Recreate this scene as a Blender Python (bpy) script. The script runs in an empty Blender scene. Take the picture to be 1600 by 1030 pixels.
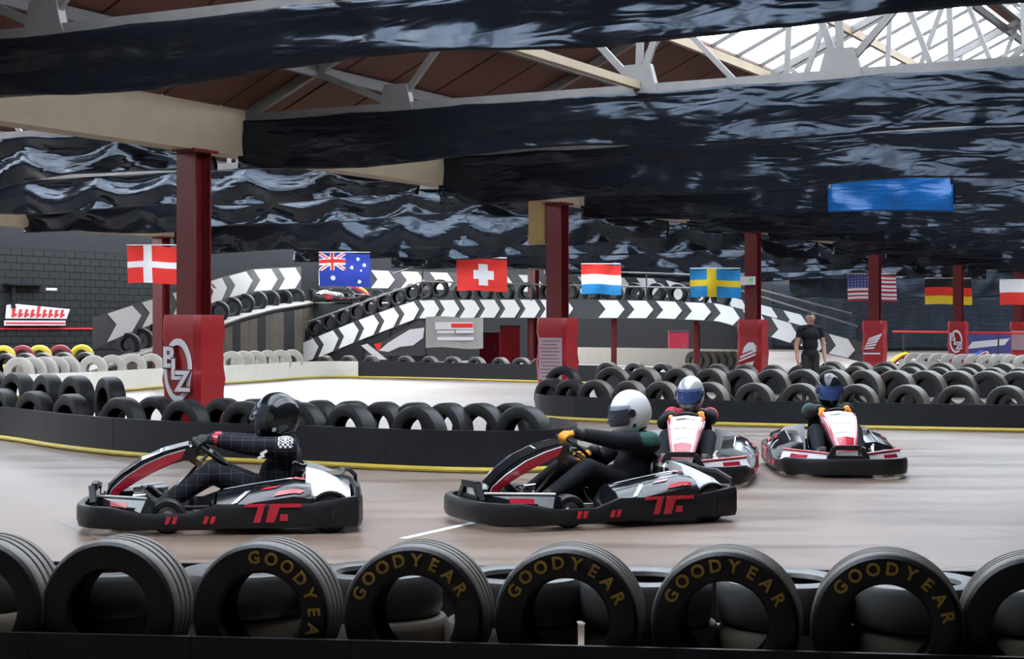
import bpy, bmesh, math, random
from mathutils import Vector, Matrix, noise
R = math.radians
rnd = random.Random(7)
F = 2583.0; CAMH = 1.57; HY = 508.0
# ------------------------------------------------------------------ camera, world, exposure
sc = bpy.context.scene
C = sc.collection
cam_d = bpy.data.cameras.new('camera'); cam = bpy.data.objects.new('camera', cam_d); C.objects.link(cam)
cam.location = (0, 0, CAMH); cam.rotation_euler = (R(90), 0, 0)
cam_d.sensor_width = 36; cam_d.lens = 36 * F / 1600; cam_d.shift_y = -7 / 1600; cam_d.clip_end = 400
sc.camera = cam
w = bpy.data.worlds.new('overcast_sky'); sc.world = w; w.use_nodes = True
wn = w.node_tree; bg = wn.nodes['Background']
bg.inputs[0].default_value = (0.90, 0.95, 1.0, 1); bg.inputs[1].default_value = 5.0
sc.view_settings.view_transform = 'Standard'; sc.view_settings.look = 'None'
sc.view_settings.exposure = 0.8; sc.view_settings.gamma = 1; sc.view_settings.use_curve_mapping = False
sc.cycles.use_denoising = True
sc.cycles.max_bounces = 8; sc.cycles.transparent_max_bounces = 12

# ------------------------------------------------------------------ materials
M = {}
def mat(name, col, rough=.5, metal=0, spec=.5, noise_amt=0, noise_scale=8, bump=0, bump_scale=40, coat=0, col2=None):
    m = bpy.data.materials.new(name); m.use_nodes = True; nt = m.node_tree
    b = nt.nodes['Principled BSDF']
    b.inputs['Roughness'].default_value = rough; b.inputs['Metallic'].default_value = metal
    b.inputs['Specular IOR Level'].default_value = spec; b.inputs['Coat Weight'].default_value = coat
    c4 = (*col, 1)
    b.inputs['Base Color'].default_value = c4
    tc = nt.nodes.new('ShaderNodeTexCoord')
    if noise_amt or col2:
        n = nt.nodes.new('ShaderNodeTexNoise'); n.inputs['Scale'].default_value = noise_scale; n.inputs['Detail'].default_value = 5
        nt.links.new(tc.outputs['Object'], n.inputs['Vector'])
        r = nt.nodes.new('ShaderNodeMix'); r.data_type = 'RGBA'
        r.inputs[6].default_value = c4
        r.inputs[7].default_value = (*(col2 or [max(0, min(1, x * (1 + noise_amt))) for x in col]), 1)
        nt.links.new(n.outputs['Fac'], r.inputs[0]); nt.links.new(r.outputs[2], b.inputs['Base Color'])
    if bump:
        n2 = nt.nodes.new('ShaderNodeTexNoise'); n2.inputs['Scale'].default_value = bump_scale; n2.inputs['Detail'].default_value = 4
        nt.links.new(tc.outputs['Object'], n2.inputs['Vector'])
        bp = nt.nodes.new('ShaderNodeBump'); bp.inputs['Strength'].default_value = bump; bp.inputs['Distance'].default_value = .02
        nt.links.new(n2.outputs['Fac'], bp.inputs['Height']); nt.links.new(bp.outputs['Normal'], b.inputs['Normal'])
    M[name] = m; return m
mat('rubber', (.009, .009, .010), .5, spec=.3, noise_amt=.9, noise_scale=9, bump=.1, bump_scale=60)
mat('rubber_dusty', (.017, .016, .015), .5, spec=.35, noise_amt=1.2, noise_scale=6, bump=.1, bump_scale=60)
mat('tread_dust_and_sheen', (.055, .049, .042), .5, noise_scale=2.5, col2=(.20, .175, .145))  # dust, plus skylight brightness put into the tread colour
mat('rubber_lit_grey', (.10, .098, .095), .38, noise_amt=-.5, noise_scale=4)  # lighter base colour imitates the brightly lit tops of flat tyres
mat('rubber_brown', (.16, .125, .09), .75, noise_scale=5, col2=(.07, .055, .042))
mat('tyre_white_and_daylit', (.55, .52, .46), .7, noise_scale=6, col2=(.33, .31, .28))  # on the far barrier this white stands in for strong daylight
mat('tyre_yellow', (.75, .62, .05), .55)
mat('tyre_red', (.25, .03, .05), .55)
mat('board_black', (.009, .010, .013), .42, spec=.25, noise_amt=.8, noise_scale=3, bump=.08, bump_scale=5)
mat('board_white_and_daylit', (.82, .78, .68), .5, noise_amt=-.15, noise_scale=3)  # far barrier boards carry the pool of daylight in this pale colour
mat('yellow', (.58, .43, .05), .45, noise_amt=-.3, noise_scale=4)
def crumpled(name, col, rough, spec, strength):
    m = mat(name, col, rough, spec=spec); nt = m.node_tree; b = nt.nodes['Principled BSDF']
    b.inputs['Specular Tint'].default_value = (.66, .80, 1, 1)  # bluish sheen: the blue of the sky put into the reflection colour
    tc = nt.nodes.new('ShaderNodeTexCoord'); mp = nt.nodes.new('ShaderNodeMapping'); mp.inputs['Scale'].default_value = (.55, .55, 2.6); mp.inputs['Rotation'].default_value = (0, R(9), 0)
    n = nt.nodes.new('ShaderNodeTexNoise'); n.inputs['Scale'].default_value = 2.3; n.inputs['Detail'].default_value = 1.6; n.inputs['Distortion'].default_value = 1.0
    bp = nt.nodes.new('ShaderNodeBump'); bp.inputs['Strength'].default_value = strength; bp.inputs['Distance'].default_value = .06
    nt.links.new(tc.outputs['Object'], mp.inputs[0]); nt.links.new(mp.outputs[0], n.inputs['Vector']); nt.links.new(n.outputs['Fac'], bp.inputs['Height']); nt.links.new(bp.outputs['Normal'], b.inputs['Normal'])
crumpled('plastic_sheet', (.006, .007, .010), .2, .42, .62); crumpled('plastic_dull', (.006, .007, .010), .45, .25, .4)
crumpled('plastic_blue', (.004, .06, .20), .25, .5, .5)
mat('roof_brown', (.12, .042, .025), .7, noise_amt=-.4, noise_scale=2)
mat('steel_grey', (.20, .19, .18), .5, metal=.2, noise_amt=-.4, noise_scale=5)
mat('steel_dark', (.07, .065, .06), .5, metal=.2)
mat('timber_pale', (.36, .28, .185), .65, noise_amt=-.3, noise_scale=3)
mat('column_red', (.14, .009, .011), .4, noise_amt=-.3, noise_scale=4)
mat('pad_red', (.36, .014, .02), .35, noise_amt=-.15, noise_scale=4, bump=.3, bump_scale=4)
mat('white', (.8, .8, .8), .5)
mat('print_white', (.72, .70, .72), .5)
mat('notice_pale', (.42, .33, .36), .5); mat('notice_ink', (.25, .10, .13), .5)
mat('print_red', (.6, .04, .05), .5)
mat('wall_dark', (.016, .017, .019), .7, spec=.2, noise_amt=.5, noise_scale=3)
mat('wall_mid', (.09, .09, .09), .8, noise_amt=.3)
mat('ramp_side', (.035, .032, .03), .7, noise_scale=1.6, col2=(.16, .125, .085))
mat('mortar', (.010, .010, .012), .9, spec=.1)
mat('chev_white', (.78, .78, .76), .5)
mat('chev_dark', (.04, .04, .045), .5, noise_amt=.4)
mat('banner_grey', (.36, .35, .32), .5, bump=.2, bump_scale=4)
mat('deck', (.26, .25, .235), .5, noise_amt=-.4, noise_scale=2)
mat('chrome', (.75, .75, .75), .15, metal=1)
mat('alloy', (.5, .5, .5), .35, metal=.9)
mat('gloss_black', (.007, .008, .010), .15, spec=.5)
mat('bumper_black', (.008, .008, .009), .42, spec=.3, noise_amt=1.5, noise_scale=14, bump=.08, bump_scale=30)
mat('gloss_red', (.52, .018, .04), .25, coat=.4)
mat('gloss_white', (.75, .75, .76), .2, coat=.4)
mat('gloss_silver', (.48, .49, .50), .25, metal=.3, coat=.3)
mat('suit_black', (.008, .008, .011), .8, spec=.2, noise_amt=.6)
mat('suit_green', (.01, .07, .055), .8)
mat('suit_red', (.35, .02, .035), .8)
mat('glove_orange', (.80, .30, .015), .7, noise_amt=-.2, noise_scale=30)
mat('glove_black', (.015, .015, .016), .6)
mat('skin', (.42, .23, .16), .55)
mat('skin_dark', (.22, .11, .07), .55)
mat('hair', (.02, .013, .01), .6)
mat('shoe', (.012, .012, .013), .6)
mat('denim', (.30, .33, .42), .85)
mat('tan', (.30, .19, .06), .6)
mat('led_green', (.1, .8, .2), .4)
mat('flag_red', (.82, .035, .025), .75); mat('flag_white', (.85, .85, .85), .75)
mat('flag_blue', (.02, .05, .38), .75); mat('flag_sky', (.02, .27, .62), .75)
mat('flag_yellow', (.85, .62, .02), .75); mat('flag_black', (.01, .01, .01), .75); mat('flag_navy', (.06, .07, .25), .75)
mat('flag_crimson', (.42, .02, .05), .75)
mat('letter_gold', (.50, .30, .04), .6, noise_amt=-.5, noise_scale=25)
# windowpane-checked suit
def suit_check():
    m = mat('suit_check', (.010, .010, .016), .8, spec=.2); nt = m.node_tree; b = nt.nodes['Principled BSDF']
    tc = nt.nodes.new('ShaderNodeTexCoord'); mp = nt.nodes.new('ShaderNodeMapping'); mp.inputs['Rotation'].default_value = (R(90), 0, 0)
    br = nt.nodes.new('ShaderNodeTexBrick'); br.offset = 0
    br.inputs['Color1'].default_value = br.inputs['Color2'].default_value = (.010, .010, .016, 1)
    br.inputs['Mortar'].default_value = (.06, .06, .075, 1); br.inputs['Scale'].default_value = 1
    br.inputs['Brick Width'].default_value = .085; br.inputs['Row Height'].default_value = .085; br.inputs['Mortar Size'].default_value = .0022
    nt.links.new(tc.outputs['Object'], mp.inputs[0]); nt.links.new(mp.outputs[0], br.inputs['Vector']); nt.links.new(br.outputs['Color'], b.inputs['Base Color'])
suit_check()
def checker_mat():
    m = mat('patch_check', (.8, .8, .8), .7); nt = m.node_tree; b = nt.nodes['Principled BSDF']
    tc = nt.nodes.new('ShaderNodeTexCoord'); ch = nt.nodes.new('ShaderNodeTexChecker'); ch.inputs['Scale'].default_value = 55
    ch.inputs[1].default_value = (.75, .75, .75, 1); ch.inputs[2].default_value = (.02, .02, .03, 1)
    nt.links.new(tc.outputs['Object'], ch.inputs[0]); nt.links.new(ch.outputs[0], b.inputs['Base Color'])
checker_mat()
def floor_mat():
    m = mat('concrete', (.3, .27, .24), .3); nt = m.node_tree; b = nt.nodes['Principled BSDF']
    tc = nt.nodes.new('ShaderNodeTexCoord')
    n1 = nt.nodes.new('ShaderNodeTexNoise'); n1.inputs['Scale'].default_value = .22; n1.inputs['Detail'].default_value = 6
    mp = nt.nodes.new('ShaderNodeMapping'); mp.inputs['Scale'].default_value = (.25, 2.2, 1); mp.inputs['Rotation'].default_value = (0, 0, R(6))
    n2 = nt.nodes.new('ShaderNodeTexNoise'); n2.inputs['Scale'].default_value = 1.1; n2.inputs['Detail'].default_value = 7
    nt.links.new(tc.outputs['Object'], n1.inputs['Vector']); nt.links.new(tc.outputs['Object'], mp.inputs[0]); nt.links.new(mp.outputs[0], n2.inputs['Vector'])
    r1 = nt.nodes.new('ShaderNodeValToRGB'); r1.color_ramp.elements[0].position = .35; r1.color_ramp.elements[1].position = .65
    r1.color_ramp.elements[0].color = (.215, .155, .12, 1); r1.color_ramp.elements[1].color = (.30, .265, .24, 1)
    r2 = nt.nodes.new('ShaderNodeValToRGB'); r2.color_ramp.elements[0].position = .36; r2.color_ramp.elements[1].position = .58
    r2.color_ramp.elements[0].color = (.66, .62, .59, 1); r2.color_ramp.elements[1].color = (1, 1, 1, 1)
    mx = nt.nodes.new('ShaderNodeMix'); mx.data_type = 'RGBA'; mx.blend_type = 'MULTIPLY'; mx.inputs[0].default_value = 1
    nt.links.new(n1.outputs['Fac'], r1.inputs[0]); nt.links.new(n2.outputs['Fac'], r2.inputs[0])
    nt.links.new(r1.outputs[0], mx.inputs[6]); nt.links.new(r2.outputs[0], mx.inputs[7]); nt.links.new(mx.outputs[2], b.inputs['Base Color'])
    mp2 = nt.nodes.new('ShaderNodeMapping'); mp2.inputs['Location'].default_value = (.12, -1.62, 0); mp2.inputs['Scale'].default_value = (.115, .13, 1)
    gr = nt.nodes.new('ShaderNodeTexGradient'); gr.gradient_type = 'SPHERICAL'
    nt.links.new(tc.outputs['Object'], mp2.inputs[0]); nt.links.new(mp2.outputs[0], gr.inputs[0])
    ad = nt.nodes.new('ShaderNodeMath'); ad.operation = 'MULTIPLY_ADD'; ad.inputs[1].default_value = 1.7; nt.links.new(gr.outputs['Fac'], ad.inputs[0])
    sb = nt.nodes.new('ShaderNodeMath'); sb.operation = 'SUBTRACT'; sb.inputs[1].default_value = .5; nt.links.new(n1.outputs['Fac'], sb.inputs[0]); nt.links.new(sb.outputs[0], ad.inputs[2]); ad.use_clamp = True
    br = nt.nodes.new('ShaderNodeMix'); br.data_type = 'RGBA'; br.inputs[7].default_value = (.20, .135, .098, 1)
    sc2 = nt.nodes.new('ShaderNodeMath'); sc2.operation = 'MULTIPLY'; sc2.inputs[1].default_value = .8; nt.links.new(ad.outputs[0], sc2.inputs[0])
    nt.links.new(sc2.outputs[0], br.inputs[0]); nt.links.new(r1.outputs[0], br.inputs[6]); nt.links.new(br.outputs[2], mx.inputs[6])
    mp3 = nt.nodes.new('ShaderNodeMapping'); mp3.inputs['Rotation'].default_value = (0, 0, R(-28)); nt.links.new(tc.outputs['Object'], mp3.inputs[0])
    jt = nt.nodes.new('ShaderNodeTexBrick'); jt.offset = .35; jt.inputs['Scale'].default_value = 1; jt.inputs['Brick Width'].default_value = 4.6; jt.inputs['Row Height'].default_value = 2.7; jt.inputs['Mortar Size'].default_value = .012; jt.inputs['Mortar Smooth'].default_value = .3
    jt.inputs['Color1'].default_value = (1, 1, 1, 1); jt.inputs['Color2'].default_value = (.93, .93, .94, 1); jt.inputs['Mortar'].default_value = (.42, .38, .35, 1)
    nt.links.new(mp3.outputs[0], jt.inputs['Vector'])
    m2 = nt.nodes.new('ShaderNodeMix'); m2.data_type = 'RGBA'; m2.blend_type = 'MULTIPLY'; m2.inputs[0].default_value = 1
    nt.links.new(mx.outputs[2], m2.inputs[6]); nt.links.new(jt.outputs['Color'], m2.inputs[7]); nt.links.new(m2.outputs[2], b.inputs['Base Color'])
    mr = nt.nodes.new('ShaderNodeMapRange'); mr.inputs[3].default_value = .25; mr.inputs[4].default_value = .5
    nt.links.new(n2.outputs['Fac'], mr.inputs[0]); nt.links.new(mr.outputs[0], b.inputs['Roughness'])
floor_mat()
def pane_mat():
    m = bpy.data.materials.new('skylight_pane'); m.use_nodes = True; nt = m.node_tree
    out = nt.nodes['Material Output']; nt.nodes.remove(nt.nodes['Principled BSDF'])
    t = nt.nodes.new('ShaderNodeBsdfTransparent'); t.inputs[0].default_value = (.93, .96, 1, 1)
    d = nt.nodes.new('ShaderNodeBsdfTranslucent'); d.inputs[0].default_value = (.9, .93, .97, 1)
    x = nt.nodes.new('ShaderNodeMixShader'); x.inputs[0].default_value = .25
    nt.links.new(t.outputs[0], x.inputs[1]); nt.links.new(d.outputs[0], x.inputs[2]); nt.links.new(x.outputs[0], out.inputs[0])
    M['pane'] = m
pane_mat()
def visor_mat(name, col, fac):
    m = bpy.data.materials.new(name); m.use_nodes = True; nt = m.node_tree
    out = nt.nodes['Material Output']; b = nt.nodes['Principled BSDF']
    b.inputs['Base Color'].default_value = (*col, 1); b.inputs['Roughness'].default_value = .06; b.inputs['Specular IOR Level'].default_value = .9
    t = nt.nodes.new('ShaderNodeBsdfTransparent'); t.inputs[0].default_value = (.75, .8, .9, 1)
    x = nt.nodes.new('ShaderNodeMixShader'); x.inputs[0].default_value = fac
    nt.links.new(t.outputs[0], x.inputs[1]); nt.links.new(b.outputs[0], x.inputs[2]); nt.links.new(x.outputs[0], out.inputs[0])
    M[name] = m
visor_mat('visor_clear', (.08, .09, .12), .4); visor_mat('visor_blue', (.05, .09, .25), .7)

# ------------------------------------------------------------------ helpers
def W(px, py, d): return Vector(((px - 800) / F * d, d, CAMH + (HY - py) / F * d))
def G(px, d, z=0): return Vector(((px - 800) / F * d, d, z))
A2 = Vector((.474, .8805)); B2 = Vector((.8805, -.474)); O2 = Vector((-4.06, 21.1))
def H(t, s, z=0):
    p = O2 + A2 * t + B2 * s; return Vector((p.x, p.y, z))
HALL = math.atan2(A2.y, A2.x)           # direction of the column row

class MB:
    def __init__(s): s.v = []; s.f = []; s.m = []
    def add(s, vs, fs, mi=0):
        o = len(s.v); s.v += [tuple(v) for v in vs]; s.f += [[i + o for i in f] for f in fs]; s.m += [mi] * len(fs); return s
    def box(s, c, size, rot=None, mi=0):
        hx, hy, hz = [x / 2 for x in size]; c = Vector(c)
        vs = [Vector((x, y, z)) for x in (-hx, hx) for y in (-hy, hy) for z in (-hz, hz)]
        if rot is not None: vs = [rot @ v for v in vs]
        return s.add([v + c for v in vs], [(0, 1, 3, 2), (4, 6, 7, 5), (0, 4, 5, 1), (2, 3, 7, 6), (0, 2, 6, 4), (1, 5, 7, 3)], mi)
    def beam(s, a, b, wd, ht, mi=0, up=(0, 0, 1)):
        a, b = Vector(a), Vector(b); d = (b - a); L = d.length; d.normalize()
        up = Vector(up)
        if abs(d.dot(up)) > .98: up = Vector((1, 0, 0))
        y = up.cross(d).normalized(); z = d.cross(y)
        m = Matrix((d, y, z)).transposed()
        return s.box((a + b) / 2, (L, wd, ht), m, mi)
    def tube(s, pts, r, n=8, mi=0, closed=False, caps=True):
        pts = [Vector(p) for p in pts]; N = len(pts); rs = r if isinstance(r, (list, tuple)) else [r] * N
        rings = []; prev = None
        for i, p in enumerate(pts):
            if closed: t = pts[(i + 1) % N] - pts[i - 1]
            else: t = pts[min(i + 1, N - 1)] - pts[max(i - 1, 0)]
            t.normalize()
            if prev is None:
                u = Vector((0, 0, 1)) if abs(t.z) < .9 else Vector((1, 0, 0)); u = (u - t * u.dot(t)).normalized()
            else: u = (prev - t * prev.dot(t)).normalized()
            prev = u; v = t.cross(u)
            rings.append([p + (u * math.cos(2 * math.pi * k / n) + v * math.sin(2 * math.pi * k / n)) * rs[i] for k in range(n)])
        vs = [q for rg in rings for q in rg]; fs = []
        for i in range(N if closed else N - 1):
            j = (i + 1) % N
            for k in range(n): fs.append((i * n + k, i * n + (k + 1) % n, j * n + (k + 1) % n, j * n + k))
        if caps and not closed: fs += [tuple(range(n - 1, -1, -1)), tuple((N - 1) * n + k for k in range(n))]
        return s.add(vs, fs, mi)
    def prism(s, poly, fn0, fn1, mi=0):
        n = len(poly); vs = [fn0(*p) for p in poly] + [fn1(*p) for p in poly]
        fs = [tuple(range(n)), tuple(range(2 * n - 1, n - 1, -1))] + [(i, n + i, n + (i + 1) % n, (i + 1) % n) for i in range(n)]
        return s.add(vs, fs, mi)
    def grid(s, fn, nu, nv, mi=0):
        vs = [fn(i / nu, j / nv) for j in range(nv + 1) for i in range(nu + 1)]
        fs = [(j * (nu + 1) + i, j * (nu + 1) + i + 1, (j + 1) * (nu + 1) + i + 1, (j + 1) * (nu + 1) + i) for j in range(nv) for i in range(nu)]
        o = len(s.f); s.add(vs, fs, mi); return s
    def lathe(s, prof, n=32, axis='y', mi=0, closed=True):
        vs = []; L = len(prof)
        for i in range(n):
            a = 2 * math.pi * i / n
            for (r, h) in prof:
                vs.append((r * math.cos(a), h, r * math.sin(a)) if axis == 'y' else (r * math.cos(a), r * math.sin(a), h))
        fs = []
        for i in range(n):
            j = (i + 1) % n
            for k in range(L if closed else L - 1):
                k2 = (k + 1) % L
                fs.append((i * L + k, j * L + k, j * L + k2, i * L + k2))
        return s.add(vs, fs, mi)
    def mesh(s, name, mats, smooth=False):
        me = bpy.data.meshes.new(name); me.from_pydata(s.v, [], s.f)
        for m in (mats if isinstance(mats, (list, tuple)) else [mats]): me.materials.append(M[m] if isinstance(m, str) else m)
        if len(me.materials) > 1: me.polygons.foreach_set('material_index', s.m)
        bm = bmesh.new(); bm.from_mesh(me); bmesh.ops.recalc_face_normals(bm, faces=bm.faces); bm.to_mesh(me); bm.free()
        if smooth:
            me.polygons.foreach_set('use_smooth', [True] * len(me.polygons))
            me.set_sharp_from_angle(angle=R(40))
        me.update(); return me
    def build(s, name, mats, parent=None, smooth=False, kind=None, loc=None):
        return obj(name, s.mesh(name, mats, smooth), parent, kind, loc)
def obj(name, me, parent=None, kind=None, loc=None, rz=None):
    o = bpy.data.objects.new(name, me); C.objects.link(o)
    if parent: o.parent = parent
    if kind: o['kind'] = kind
    if loc is not None: o.location = loc
    if rz is not None: o.rotation_euler.z = rz
    return o
def tag(o, label, cat, group=None):
    o['label'] = label; o['category'] = cat
    if group: o['group'] = group
    return o
def thing(name, label, cat, loc=(0, 0, 0), rz=0, group=None):
    o = bpy.data.objects.new(name, None); C.objects.link(o); o.location = loc; o.rotation_euler.z = rz
    o.empty_display_size = .2
    return tag(o, label, cat, group)
def struct(name, me): return obj(name, me, None, 'structure')
ORD = 'first second third fourth fifth sixth seventh eighth ninth tenth eleventh twelfth thirteenth fourteenth fifteenth sixteenth seventeenth eighteenth nineteenth twentieth'.split()
ORD += ['twenty-' + x for x in ORD[:9]] + ['thirtieth'] + ['thirty-' + x for x in ORD[:9]]
def eval_mesh(o):
    dg = bpy.context.evaluated_depsgraph_get(); dg.update()
    me = bpy.data.meshes.new_from_object(o.evaluated_get(dg)); return me
def text_mesh(txt, size=1.0, ext=.01, bold=.0):
    cu = bpy.data.curves.new('txt', 'FONT'); cu.body = txt; cu.size = size; cu.align_x = 'CENTER'; cu.align_y = 'CENTER'
    cu.extrude = ext; cu.offset = bold; cu.resolution_u = 3
    o = bpy.data.objects.new('txt', cu); C.objects.link(o); me = eval_mesh(o)
    bpy.data.objects.remove(o); bpy.data.curves.remove(cu); return me
def mesh_into(mb, me, mtx, mi=0):
    mb.add([mtx @ v.co for v in me.vertices], [tuple(p.vertices) for p in me.polygons], mi)
def put_text(parent, name, txt, size, origin, xdir, ydir, material, ext=.004, bold=0):
    xd, yd = Vector(xdir).normalized(), Vector(ydir).normalized(); zd = xd.cross(yd)
    m = Matrix((xd, yd, zd)).transposed().to_4x4(); m.translation = Vector(origin)
    mb = MB(); mesh_into(mb, text_mesh(txt, size, ext, bold), m); return mb.build(name, material, parent)

# ------------------------------------------------------------------ structure: floor, walls, roof
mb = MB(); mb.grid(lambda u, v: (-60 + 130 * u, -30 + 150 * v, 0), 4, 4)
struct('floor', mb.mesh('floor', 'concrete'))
def wall_between(name, t0, s0, t1, s1, z1, material):
    a, b = H(t0, s0), H(t1, s1); m = MB(); d = (b - a).normalized(); n = Vector((-d.y, d.x, 0)) * .15
    m.add([a - n, b - n, b + n, a + n] + [x + Vector((0, 0, z1)) for x in (a - n, b - n, b + n, a + n)],
          [(0, 1, 2, 3), (4, 5, 6, 7), (0, 1, 5, 4), (1, 2, 6, 5), (2, 3, 7, 6), (3, 0, 4, 7)])
    return struct(name, m.mesh(name, material))
TS, TE, SL, SR = -32, 84, -23.0, 28.0
wl = wall_between('wall_left', TS, SL, TE, SL, 4.6, 'mortar')
wall_between('wall_right', TS, SR, TE, SR, 4.6, 'wall_dark')
wall_between('wall_back', TE, SL, TE, SR, 8.2, 'wall_dark')
wall_between('wall_front', TS, SL, TS, SR, 8.2, 'wall_mid')
# painted blocks of the left wall, as far as the photograph shows them
blk = MB().box((0, 0, 0), (.43, .04, .205)).mesh('block', 'wall_dark')
n = 0
for r_ in range(14):
    for c_ in range(21):
        t = 18.2 + c_ * .45 + (.225 if r_ % 2 else 0)
        if n >= 300: break
        o = obj('block', blk, wl); p = H(t, SL + .155, .9 + r_ * .22); o.location = p; o.rotation_euler.z = HALL; n += 1
m = MB()
for (t0, t1, z0, z1) in ((TS, 18.0, 0, 4.6), (27.85, TE, 0, 4.6), (18.0, 27.85, 0, .78), (18.0, 27.85, 3.87, 4.6)):
    a, b = H(t0, SL + .165), H(t1, SL + .165)
    m.add([a + Vector((0, 0, z0)), b + Vector((0, 0, z0)), b + Vector((0, 0, z1)), a + Vector((0, 0, z1))], [(0, 1, 2, 3)])
m.build('painted_face', 'wall_dark', wl)

ZB = 4.28; PITCH = .466
def roof_z(s):
    k = (s + 14) % 14; return ZB + PITCH * (7 - abs(k - 7))
ceil = MB()
# opaque strips of the roof (continuous deck), panels lie on them as parts
def slope_quads(mb, t0, t1, sa, sb, dz=0):
    n = 4
    for i in range(n):
        u0, u1 = t0 + (t1 - t0) * i / n, t0 + (t1 - t0) * (i + 1) / n
        za, zb = roof_z(sa + 1e-4) + dz, roof_z(sb - 1e-4) + dz
        mb.add([H(u0, sa, za), H(u1, sa, za), H(u1, sb, zb), H(u0, sb, zb)], [(0, 1, 2, 3)])
SK0, SK1 = 3.75, 6.75
for base in (-28, -14, 0, 14):
    if base == 14: strips = ((base, base + 7), (base + 7, base + 14))  # unseen bay roofed without skylights to dim the faces towards the camera
    else:
        strips = ((base, base + SK0), (base + SK1, base + 7), (base + 7, base + 14 - SK1), (base + 14 - SK0, base + 14))
        for (sa, sb) in ((base + SK0, base + SK1), (base + 14 - SK1, base + 14 - SK0)): slope_quads(ceil, TS, -13.0, max(sa, SL), max(sb, SL + .01), .10)  # skylights behind the camera closed over as well, to cut light from there
    for (sa, sb) in strips:
        sa2, sb2 = max(sa, SL), min(sb, SR)
        if sb2 - sa2 > .05: slope_quads(ceil, TS, TE, sa2, sb2, .10)
roof = struct('ceiling', ceil.mesh('ceiling', 'roof_brown'))
pw = 1.15
def slope_panel(name, material, sa, sb, thick, wd):
    L = math.hypot(sb - sa, PITCH * (sb - sa)); m = MB(); m.box((L / 2, 0, 0), (L, wd, thick)); return m.mesh(name, material), L
rib_cache = {}
for base in (-14, 0):
    for side in (0, 1):
        # boards (lower part) and panes (upper part)
        for (q0, q1, nm, mt, th, wd, t_from, t_to) in ((0.05, SK0, 'roof_board', 'roof_brown', .05, pw - .05, -6, 46), (SK0, SK1, 'pane', 'pane', .012, pw - .04, -12.4, TE - 1)):
            me, L = slope_panel(nm, mt, q0, q1, th, wd)
            cnt = 0
            t = t_from
            while t < t_to:
                s_ = base + q0 if side == 0 else base + 14 - q0
                o = obj(nm, me, roof); o.location = H(t, s_, ZB + PITCH * q0 + (.06 if nm == 'roof_board' else .08))
                d = B2 * (1 if side == 0 else -1); ang = math.atan2(d.y, d.x)
                o.rotation_euler = (0, -math.atan(PITCH), ang); t += pw; cnt += 1
m = MB()
for (sa, sb) in ((-28 + 7 + .25, -28 + 14 - SK0),): slope_quads(m, -13, TE, max(sa, SL), sb, .08)
m.build('glazing', 'pane', roof)
# glazing bars along the skylight of the near bay, purlins
m = MB()
t = -6 - pw / 2
gb = MB(); Lb = math.hypot(SK1 - SK0, PITCH * (SK1 - SK0)); gb.box((Lb / 2, 0, 0), (Lb, .035, .06)); gbm = gb.mesh('glazing_bar', 'steel_dark')
while t < 44:
    for side in (0, 1):
        o = obj('glazing_bar', gbm, roof); s_ = SK0 if side == 0 else 14 - SK0
        o.location = H(t, s_, ZB + PITCH * SK0 + .04); d = B2 * (1 if side == 0 else -1); o.rotation_euler = (0, -math.atan(PITCH), math.atan2(d.y, d.x))
    t += pw
for base in (-14, 0):
    for q in (1.3, 2.6, SK0, 5.2, SK1):
        for s_ in (base + q, base + 14 - q):
            z = roof_z(s_) - .06
            MB().beam(H(-12, s_, z), H(70, s_, z), .08, .14).build('purlin', 'timber_pale' if q in (SK0, 5.2) else 'steel_dark', roof)
# longitudinal ties at chord level
for s_ in (5.8,):
    MB().beam(H(-12, s_, ZB + .06), H(60, s_, ZB + .06), .09, .09).build('tie_beam', 'timber_pale', roof)

# beams on the column rows
for s_, lb in ((0, 'long pale timber-faced beam resting on the row of red columns'), (-14, 'pale beam over the far column row beside the dark block wall')):
    o = MB().beam(H(-14, s_, 4.10), H(72, s_, 4.10), .35, .62).build('roof_beam', 'timber_pale'); tag(o, lb, 'beam')

# ------------------------------------------------------------------ trusses and hanging sheets
TK = [-5.2] + [.88 + 5.15 * k for k in range(0, 12)]
def truss(t, base, label, ordn):
    rt = thing('roof_truss', label, 'truss', H(t, base, ZB), math.atan2(B2.y, B2.x), 'roof trusses')
    def V(s, z): return Vector((s, 0, z))
    top = lambda s: PITCH * (7 - abs(s - 7)) - .08
    m = MB(); m.beam(V(0, .02), V(14, .02), .06, .1); m.beam(V(0, -.03), V(14, -.03), .14, .02); m.build('lower_chord', 'steel_grey', rt)
    m = MB(); m.beam(V(0, top(0) + .05), V(7, top(7)), .08, .12); m.beam(V(7, top(7)), V(14, top(14) + .05), .08, .12); m.build('top_chord', 'steel_grey', rt)
    for a, b in ((2.5, 1.3), (2.5, 4.1), (5.8, 4.1), (5.8, 5.9), (5.8, 7), (8.2, 7), (8.2, 8.1), (8.2, 9.9), (11.5, 9.9), (11.5, 12.7)):
        MB().beam(V(a, .04), V(b, top(b)), .05, .08).build('web_member', 'steel_grey', rt)
    for a in (2.5, 5.8, 8.2, 11.5):
        g = MB(); g.prism([(a - .25, -.02), (a + .25, -.02), (a + .16, .3), (a - .16, .3)], lambda x, z: (x, -.05, z), lambda x, z: (x, .05, z)); g.build('gusset_plate', 'steel_grey', rt)
    return rt
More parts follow.
